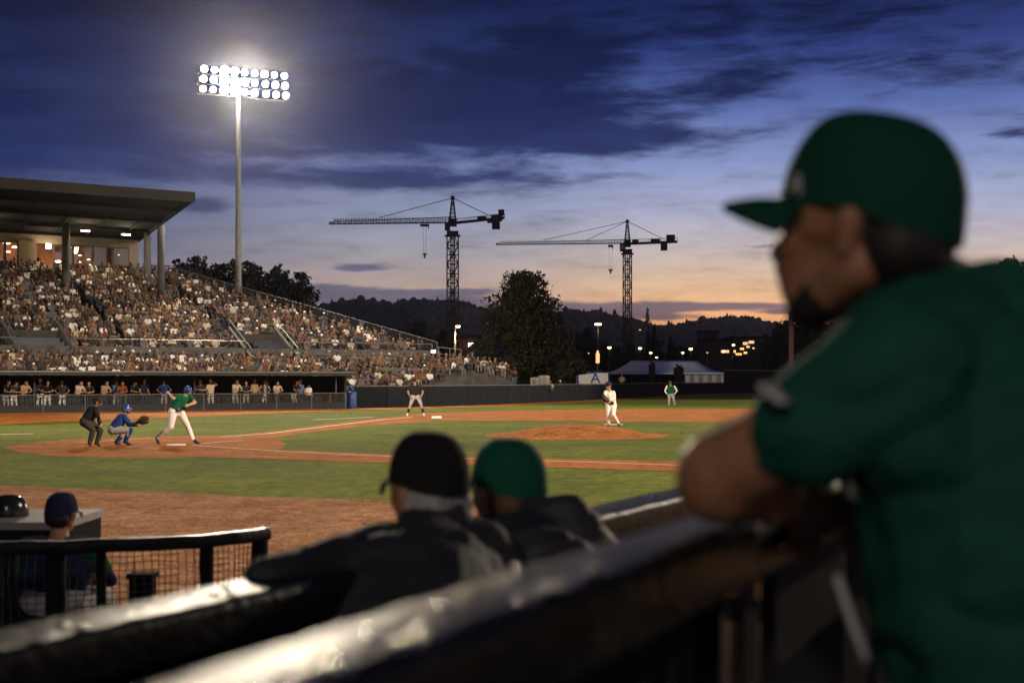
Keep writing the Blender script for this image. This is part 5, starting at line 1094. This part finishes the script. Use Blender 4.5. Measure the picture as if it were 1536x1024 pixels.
def RM(t): return Vector((-.83+.44*t, 2.27+.898*t, MZ))
M['chrome'] = mat('glint_chrome', (.75,.73,.70), .12, .05, 3, metal=1)  # mirror metal for the added glint domes
def glint_studs(t, R0, d0, cz, off, pxs, r, h):  # invented chrome domes standing in for bright glints on the padding
    d0 = Vector(d0).normalized(); s_ = Vector((d0.y, -d0.x, 0))
    for px, k in pxs:
        b = Vector(R0)+s_*off*k; q = (px-768)/F; u = (b.x-q*b.y)/(q*d0.y-d0.x); p = b+d0*u; p.z = cz+.0005; mb = MB(); mb.lathe(p, [(r, -.001), (r*.94, h*.2), (r*.72, h*.58), (r*.42, h*.86), (.0004, h)], 18); mb.build('glint_stud', M['chrome'], t)
glint_studs(t, RN(0), (.4, .917, 0), CZ, .036, [(391,1), (440,1.1), (473,.9), (505,1), (608,1.1), (640,1), (786,1.1), (825,.9), (838,1.1), (854,1), (900,1), (671,-.2), (784,-.9), (560,.1)], .012, .0042)
t, fine = padrail('middle_dugout_rail', 'black padded rail that the two capped men lean on', [RM(-1.6), RM(0), RM(1.5), RM(3.55)], .17, .10)
glint_studs(t, RM(0), (.44, .898, 0), MZ, .05, [(345,1), (338,-.2), (322,.6), (120,1), (95,.4), (960,-.6), (985,.3)], .014, .0048)
hang_panel(t, RM(-1.6), RM(3.5), MZ-.09, .02, M['black'], off=-.02)
for k in (-1.5, .3, 1.9, 3.5): mb = MB(); p = RM(k); mb.bar((p.x, p.y, 0), (p.x, p.y, MZ-.09), .03, 10); mb.build('post', M['post'], t)
# far-left curved rail with netting
lp = [(-260,818,7.5), (0,812,7.75), (100,808,7.85), (200,806,7.94), (290,803,8.04), (350,797,8.25), (396,790,8.51)]
lpts = [P(*q) for q in lp]
for p in lpts: p.z = .97
t, fine = padrail('curved_dugout_rail', 'curved black rail with sagging net at the lower left', lpts, .11, .075, wob=.006)
for i, (px, d_, r) in enumerate([(84,7.85,.055), (152,7.9,.028), (310,8.08,.04), (390,8.45,.05), (-120,7.6,.05)]):
    p = P(px,0,d_); mb = MB(); mb.bar((p.x, p.y, 0), (p.x, p.y, .90), r, 10); mb.build('post', M['post'], t)
for i, (a, b) in enumerate(zip(lpts[:-1], lpts[1:])): netting(t, a+Vector((0,.03,0)), b+Vector((0,.03,0)), .06, .9, .040, .0028, .02, seed=i+2)
mb = MB(); mb.bar(P(150,0,7.95)*1+Vector((0,0,0)), P(150,0,7.95), .01, 4) if False else None
for (px, py) in ((214,850),): mb = MB(); p = P(px,py,8.6); mb.box((p.x, p.y, .40), (.14,.12,.50)); mb.box((p.x, p.y, .665), (.16,.14,.03)); mb.box((p.x, p.y, .08), (.10,.10,.14)); tag(mb.build('ball_bucket', M['black'], origin=(p.x,p.y,0)), 'dark box standing on the dirt behind the net', 'box')
a = P(100,845,8.3); b = P(255,850,8.3)
# flat topped cabinet, helmet, seated player
cb_ = thing('equipment_cabinet', 'low black cabinet with pale top at the left edge', 'cabinet', (-3.6, 9.6, 0)); p1 = P(92,0,9.3)
mb = MB(); mb.box(((p1.x-5.6)/2, 9.75, .45), (p1.x+5.6, .9, .84)); mb.build('body', M['black'], cb_); mb = MB(); mb.box(((p1.x-5.6)/2, 9.75, .895), (p1.x+5.6+.03, .94, .05)); mb.build('top', mat('cabinet_top', (.20,.185,.165), .6, .15, 4), cb_)
hp = P(15,743,9.7); hp.z = .945; t = thing('batting_helmet', 'black batting helmet resting on the pale cabinet top', 'helmet', hp); helmet(hp, (-.9,-.3,0), 1.0, PM['helmet_black'], t, flaps=False, name='shell')
bt = Vector((P(78,0,8.7).x, 8.75, 0)); mb = MB()
bn = thing('player_bench', 'short dark bench under the seated player', 'bench', bt); mb.box(bt+Vector((0,0,.38)), (1.1,.32,.05)); mb.build('seat', M['black'], bn)
for sx_ in (-.48, .48): mb = MB(); mb.box(bt+Vector((sx_,0,.18)), (.05,.28,.35)); mb.build('leg', M['black'], bn)
q0_ = local(bt, (.1,1)); q = lambda a, b, z: q0_(a, b, z*.90); J = dict(head=q(.10,0,1.13), sL=q(.05,.20,.90), sR=q(.05,-.20,.90), eL=q(.16,.30,.66), eR=q(.16,-.30,.66), hL=q(.40,.14,.60), hR=q(.40,-.14,.60), pL=q(-.02,.10,.55), pR=q(-.02,-.10,.55), kL=q(.42,.16,.50), kR=q(.42,-.16,.50), aL=q(.42,.16,.09), aR=q(.42,-.16,.09), tL=q(.58,.18,.04), tR=q(.58,-.18,.04))
t = player('person', 'seated player in royal blue top and blue cap seen from behind net', J, .010, shirt='cloth_navy', pants='cloth_grey', sleeve='cloth_green', fore='cloth_navy', skin='skin_tan', facedir=(.25,.97,0), fat=1.1); cap_parts(J['head'], (.25,.97,0), (0,0,1), 1.05, PM['cloth_navy'], t)

# ------------------------------------------------------------------ two men leaning on the middle rail
def C(px, py, d_, r, px2, py2, d2, r2, m): return (P(px,py,d_), P(px2,py2,d2), r, r2, m)
def legs(x, y, z0, zp, f, pants, shoe='shoe', sep=.11):
    q = local((x, y, z0), f); zp = zp-z0; R_ = []
    for sd in (-1, 1): k = q(.05, sep*sd, zp*.52); a = q(-.05, sep*1.2*sd, .09); R_ += [(q(0, sep*sd*.9, zp), k, .10, .07, pants), (k, a, .068, .048, pants), (a, q(.14, sep*1.4*sd, .04), .045, .032, shoe)]
    return R_
pm('jacket_black', (.024,.025,.028), .7, .3, 14, bump=.3, bscale=40, spec=.3); pm('jacket_dark', (.026,.028,.034), .65, .3, 12, bump=.3, bscale=40, spec=.35); pm('jersey_green', (.009,.072,.048), .75, .12, 40, bump=.25, bscale=220); pm('cap_green', (.003,.046,.027), .8, .1, 60); pm('cap_black', (.013,.012,.012), .85, .1, 60); pm('beard', (.010,.008,.007), .8)
f1 = Vector((-.70,.71,-.06)).normalized(); h1 = P(643,741,3.5)
t1 = thing('person', 'man in black cap and black jacket, grey hair, leaning on the middle rail', 'person', (h1.x, 3.0, 0))
pr = head_prims(h1, f1, (0,0,1), 1.0, 'skin_tan', 'hair_grey'); _b = -Vector((f1.x, f1.y, 0)).normalized(); _s = Vector((_b.y, -_b.x, 0)); pr += [(h1+_b*.050+_s*.035+Vector((0,0,-.05)), h1+_b*.050-_s*.035+Vector((0,0,-.05)), .050, .050, 'hair_grey'), (h1+_s*.045+_b*.02+Vector((0,0,-.02)), h1+_s*.045+_b*.03+Vector((0,0,-.06)), .047, .040, 'hair_grey')]; pr += [C(648,775,3.47,.058, 655,815,3.42,.065,'skin_tan'), C(640,880,3.25,.12, 610,1060,2.95,.12,'jacket_black')]+hand_prims(P(462,838,3.30), (.5,.6,0), (0,0,-1), 1, 'skin_tan', .5)+legs(-.22, 2.78, .0, .93, (-.3,1), 'cloth_charcoal')
link('body', fuse('body', pr, .007, 4), t1)
pr = [C(640,782,3.46,.072, 668,786,3.46,.072,'jacket_black'), C(585,832,3.36,.085, 725,830,3.46,.085,'jacket_black'), C(640,815,3.4,.09, 650,860,3.3,.14,'jacket_black'), C(575,880,3.22,.13, 560,1040,2.98,.15,'jacket_black'), C(690,880,3.34,.12, 690,1030,3.05,.14,'jacket_black'), C(640,900,3.25,.17, 620,1060,2.95,.18,'jacket_black'),
      C(565,835,3.30,.082, 480,856,3.14,.068,'jacket_black'), C(480,856,3.14,.068, 400,872,3.00,.058,'jacket_black'), C(400,872,3.0,.056, 462,850,3.26,.042,'jacket_black'), C(735,838,3.46,.082, 790,868,3.58,.066,'jacket_black'), C(790,868,3.58,.062, 735,830,3.86,.042,'jacket_black')]
link('jacket', fuse('jacket', pr, .008, 5, fold=.0055, fscale=8), t1)
cap_parts(h1+Vector((0,0,.004)), f1+Vector((.10,.10,.12)), (0,0,1), 1.04, PM['cap_black'], t1, brimlen=.060, depth=.026)
f2 = Vector((-.62,.78,-.06)).normalized(); h2 = P(763,743,3.85)
t2 = thing('person', 'man in green cap and dark jacket with raised collar, leaning on the middle rail', 'person', (h2.x+.05, 3.4, 0))
pr = head_prims(h2, f2, (0,0,1), 1.05, 'skin_light', 'hair_brown'); pr += [C(768,778,3.82,.058, 780,815,3.78,.065,'skin_light'), C(790,890,3.55,.12, 780,1060,3.3,.12,'jacket_dark')]+hand_prims(P(720,795,4.1), (-.6,.5,0), (0,0,-1), 1, 'skin_light', .5)+legs(.03, 3.15, .0, .93, (-.3,1), 'cloth_charcoal')
link('body', fuse('body', pr, .007, 4), t2)
pr = [C(765,790,3.80,.074, 800,784,3.78,.074,'jacket_dark'), C(712,822,3.72,.085, 862,800,3.76,.085,'jacket_dark'), C(800,775,3.76,.055, 858,768,3.74,.050,'jacket_dark'), C(790,820,3.7,.10, 800,860,3.6,.15,'jacket_dark'), C(730,880,3.55,.12, 730,1040,3.3,.14,'jacket_dark'), C(845,870,3.58,.12, 835,1030,3.32,.14,'jacket_dark'), C(860,806,3.78,.085, 905,835,3.86,.066,'jacket_dark'), C(905,835,3.86,.062, 880,800,4.12,.042,'jacket_dark'), C(712,826,3.72,.08, 690,850,3.9,.06,'jacket_dark'), C(690,850,3.9,.06, 720,800,4.08,.042,'jacket_dark')]
link('jacket', fuse('jacket', pr, .008, 5, fold=.0055, fscale=8), t2)
o, q = cap_parts(h2+Vector((0,0,.004)), f2+Vector((0,0,.12)), (0,0,1), 1.05, pm('cap_bright_green', (.005,.080,.045), .8, .1, 60), t2, depth=.024)
M['thread'] = mat('white_thread', (.6,.6,.58), .8)
def cap_mark(q, ang, z, ch, size, m, cap, name, A_=.108, B_=.090, zb=.012):
    tt = math.asin(min(.98, max(0, (z-zb)/.118))**(1/.95)); rr_ = math.cos(tt)**.72; p = q(A_*rr_*math.cos(ang)+.004, B_*rr_*math.sin(ang), z); nr = (q(math.cos(ang)/A_, math.sin(ang)/B_, .9*(z/.1))-q(0,0,0)).normalized(); up = (q(0,0,1)-q(0,0,0)).normalized(); rt = up.cross(nr).normalized()
    return letter(ch, size, p+nr*.003, rt, nr.cross(rt), m, cap, name, .0022)
cap_mark(q, math.radians(78), .028, 'A', .030, M['thread'], o, 'side_mark'); 
mb = MB()
def back_patch(q, m, cap, w=.022, h=.018, ang=math.pi*.9, z=.020):
    p = q(.108*.99*math.cos(ang)+.003, .090*.99*math.sin(ang), z); nr = (q(math.cos(ang)/.108, math.sin(ang)/.09, 1)-q(0,0,0)).normalized(); up = Vector((0,0,1)); rt = up.cross(nr).normalized(); u_ = nr.cross(rt); mb = MB(); c = p+nr*.004
    mb.slab([c-rt*w/2-u_*h/2, c+rt*w/2-u_*h/2, c+rt*w/2+u_*h/2, c-rt*w/2+u_*h/2], .003, 0, -nr); return mb.build('back_patch', m, cap)
back_patch(q, M['thread'], o, .026, .020, math.pi*1.08)

# ------------------------------------------------------------------ near man in green
fm = Vector((-.87,.50,.02)).normalized(); hm = P(1298,345,1.85)
tm_ = thing('person', 'large blurred man in green cap and green jersey leaning on the near rail', 'person', (.62, 1.95, .45))
sk_ = 'skin_brown'
pr = head_prims(hm, fm, (0,0,1), 1.06, sk_, 'hair_dark', 'beard'); pr += [C(1335,405,1.87,.060, 1395,470,1.87,.072,sk_), C(1330,385,1.88,.062, 1360,395,1.88,.06,'hair_dark'), C(1460,640,1.80,.13, 1530,1000,1.80,.14,sk_), C(1330,550,1.71,.07, 1215,640,1.72,.055,sk_), C(1215,640,1.72,.056, 1085,708,1.80,.056,sk_), C(1085,708,1.80,.060, 1080,718,1.81,.060,sk_),
       C(1080,722,1.81,.056, 1230,745,2.02,.034,sk_), C(1110,690,1.79,.056, 1150,735,1.86,.05,sk_)]+hand_prims(P(1230,745,2.02), (.5,.35,0), (0,0,-1), 1.05, sk_, .5, -1)
pr += [C(1520,560,2.05,.07, 1400,700,2.25,.052,sk_), C(1400,700,2.25,.05, 1290,770,2.12,.034,sk_)]+hand_prims(P(1290,770,2.12), (-.6,-.4,0), (0,0,-1), 1.05, sk_, .5)
q0 = P(1580,1500,1.9); pr += [C(1530,1000,1.80,.14, 1590,1330,1.9,.14,'cloth_charcoal')]+legs(q0.x, q0.y, .45, P(1590,1330,1.9).z, (-.9,.4), 'cloth_charcoal')
link('body', fuse('body', pr, .006, 5), tm_)
g = 'jersey_green'
pr = [C(1436,452,1.86,.064, 1450,470,1.86,.07,g), C(1440,478,1.84,.082, 1345,550,1.71,.095,g), C(1345,552,1.70,.094, 1235,625,1.71,.074,g), C(1235,625,1.71,.074, 1196,650,1.72,.071,g), C(1490,530,1.88,.135, 1620,640,1.92,.17,g),
      C(1465,650,1.80,.165, 1500,850,1.80,.178,g), C(1500,850,1.80,.178, 1560,1180,1.86,.185,g), C(1340,600,1.72,.09, 1440,720,1.78,.14,g), C(1500,600,1.98,.15, 1560,1100,2.0,.16,g), C(1510,560,2.05,.10, 1440,650,2.18,.08,g)]
link('jersey', fuse('jersey', pr, .007, 6, fold=.016, fscale=6.5), tm_)
o, q = cap_parts(P(1302,339,1.85), Vector((-.87,.50,.21)), (0,0,1), 1.11, PM['cap_green'], tm_, brimlen=.076)
M['greythread'] = mat('grey_thread', (.40,.40,.38), .8); M['darkthread'] = mat('dark_thread', (.10,.13,.12), .8)
cap_mark(q, math.radians(52), .030, 'A', .040, M['greythread'], o, 'side_mark'); back_patch(q, M['darkthread'], o, .034, .034, math.pi*.93, .022)
mb = MB(); mb.sweep([P(1256,862,1.70), P(1270,905,1.69), P(1284,945,1.68), P(1300,990,1.67)], [(-.006,-.003),(.006,-.003),(.006,.003),(-.006,.003)]); mb.build('jersey_piping', M['greythread'], tm_)
mb = MB(); mb.sweep([P(1150,578,1.665), P(1163,592,1.64), P(1178,604,1.63)], [(-.010,-.003),(.010,-.003),(.010,.003),(-.010,.003)]); mb.build('sleeve_patch', M['greythread'], tm_)
# terrace that the near man stands on, inner rail and kit bag seen through the near net
mb = MB(); mb.prism([(RN(-2).x+.06, RN(-2).y), (RN(6).x+.06, RN(6).y), (6, 4), (6, -3), (-1, -3)], 0.006, .45); struct('terrace', mb, M['darkconcrete'])
t = thing('inner_rail', 'dark rail catching light along its top seen through the near net', 'railing', P(1089,0,4)); a = P(1040,893,3.95); b = P(1400,925,4.3)
mb = MB(); mb.sweep([a, b], pad_profile(.10, .06, .02)); mb.build('padded_rail', M['pad'], t)
for k in (.05, .5, .95): mb = MB(); p = a.lerp(b, k); mb.bar((p.x,p.y,0), (p.x,p.y,p.z-.05), .03, 8); mb.build('post', M['post'], t)
p = P(1160,975,5.2); t = thing('kit_bag', 'grey kit bag lying on dirt behind the near net', 'bag', (p.x,p.y,0)); PM['bag'] = mat('bag_cloth', (.30,.29,.28), .85, .3, 9, bump=.6, bscale=20)
link('bag_body', fuse('bag', [((p.x-.35,p.y,.45),(p.x+.4,p.y+.1,.45),.26,.24,'bag'), ((p.x-.3,p.y,.2),(p.x+.35,p.y+.1,.2),.2,.2,'bag')], .02, 4, fold=.03, fscale=6), t)

# ------------------------------------------------------------------ evening haze
mb = MB(); mb.prism([(-1400,-60), (1500,-60), (1500,2100), (-1400,2100)], -2, 190); hz = mb.mesh('haze', []) if False else None
HZ = bpy.data.materials.new('haze'); HZ.use_nodes = True; _t = HZ.node_tree; _t.nodes.clear(); _o = _t.nodes.new('ShaderNodeOutputMaterial'); _v = _t.nodes.new('ShaderNodeVolumePrincipled')
_v.inputs['Color'].default_value = (.80,.82,.9,1); _v.inputs['Density'].default_value = .00007; _v.inputs['Anisotropy'].default_value = .94; _t.links.new(_v.outputs[0], _o.inputs['Volume'])
tag(mb.build('haze', HZ), kind='stuff')
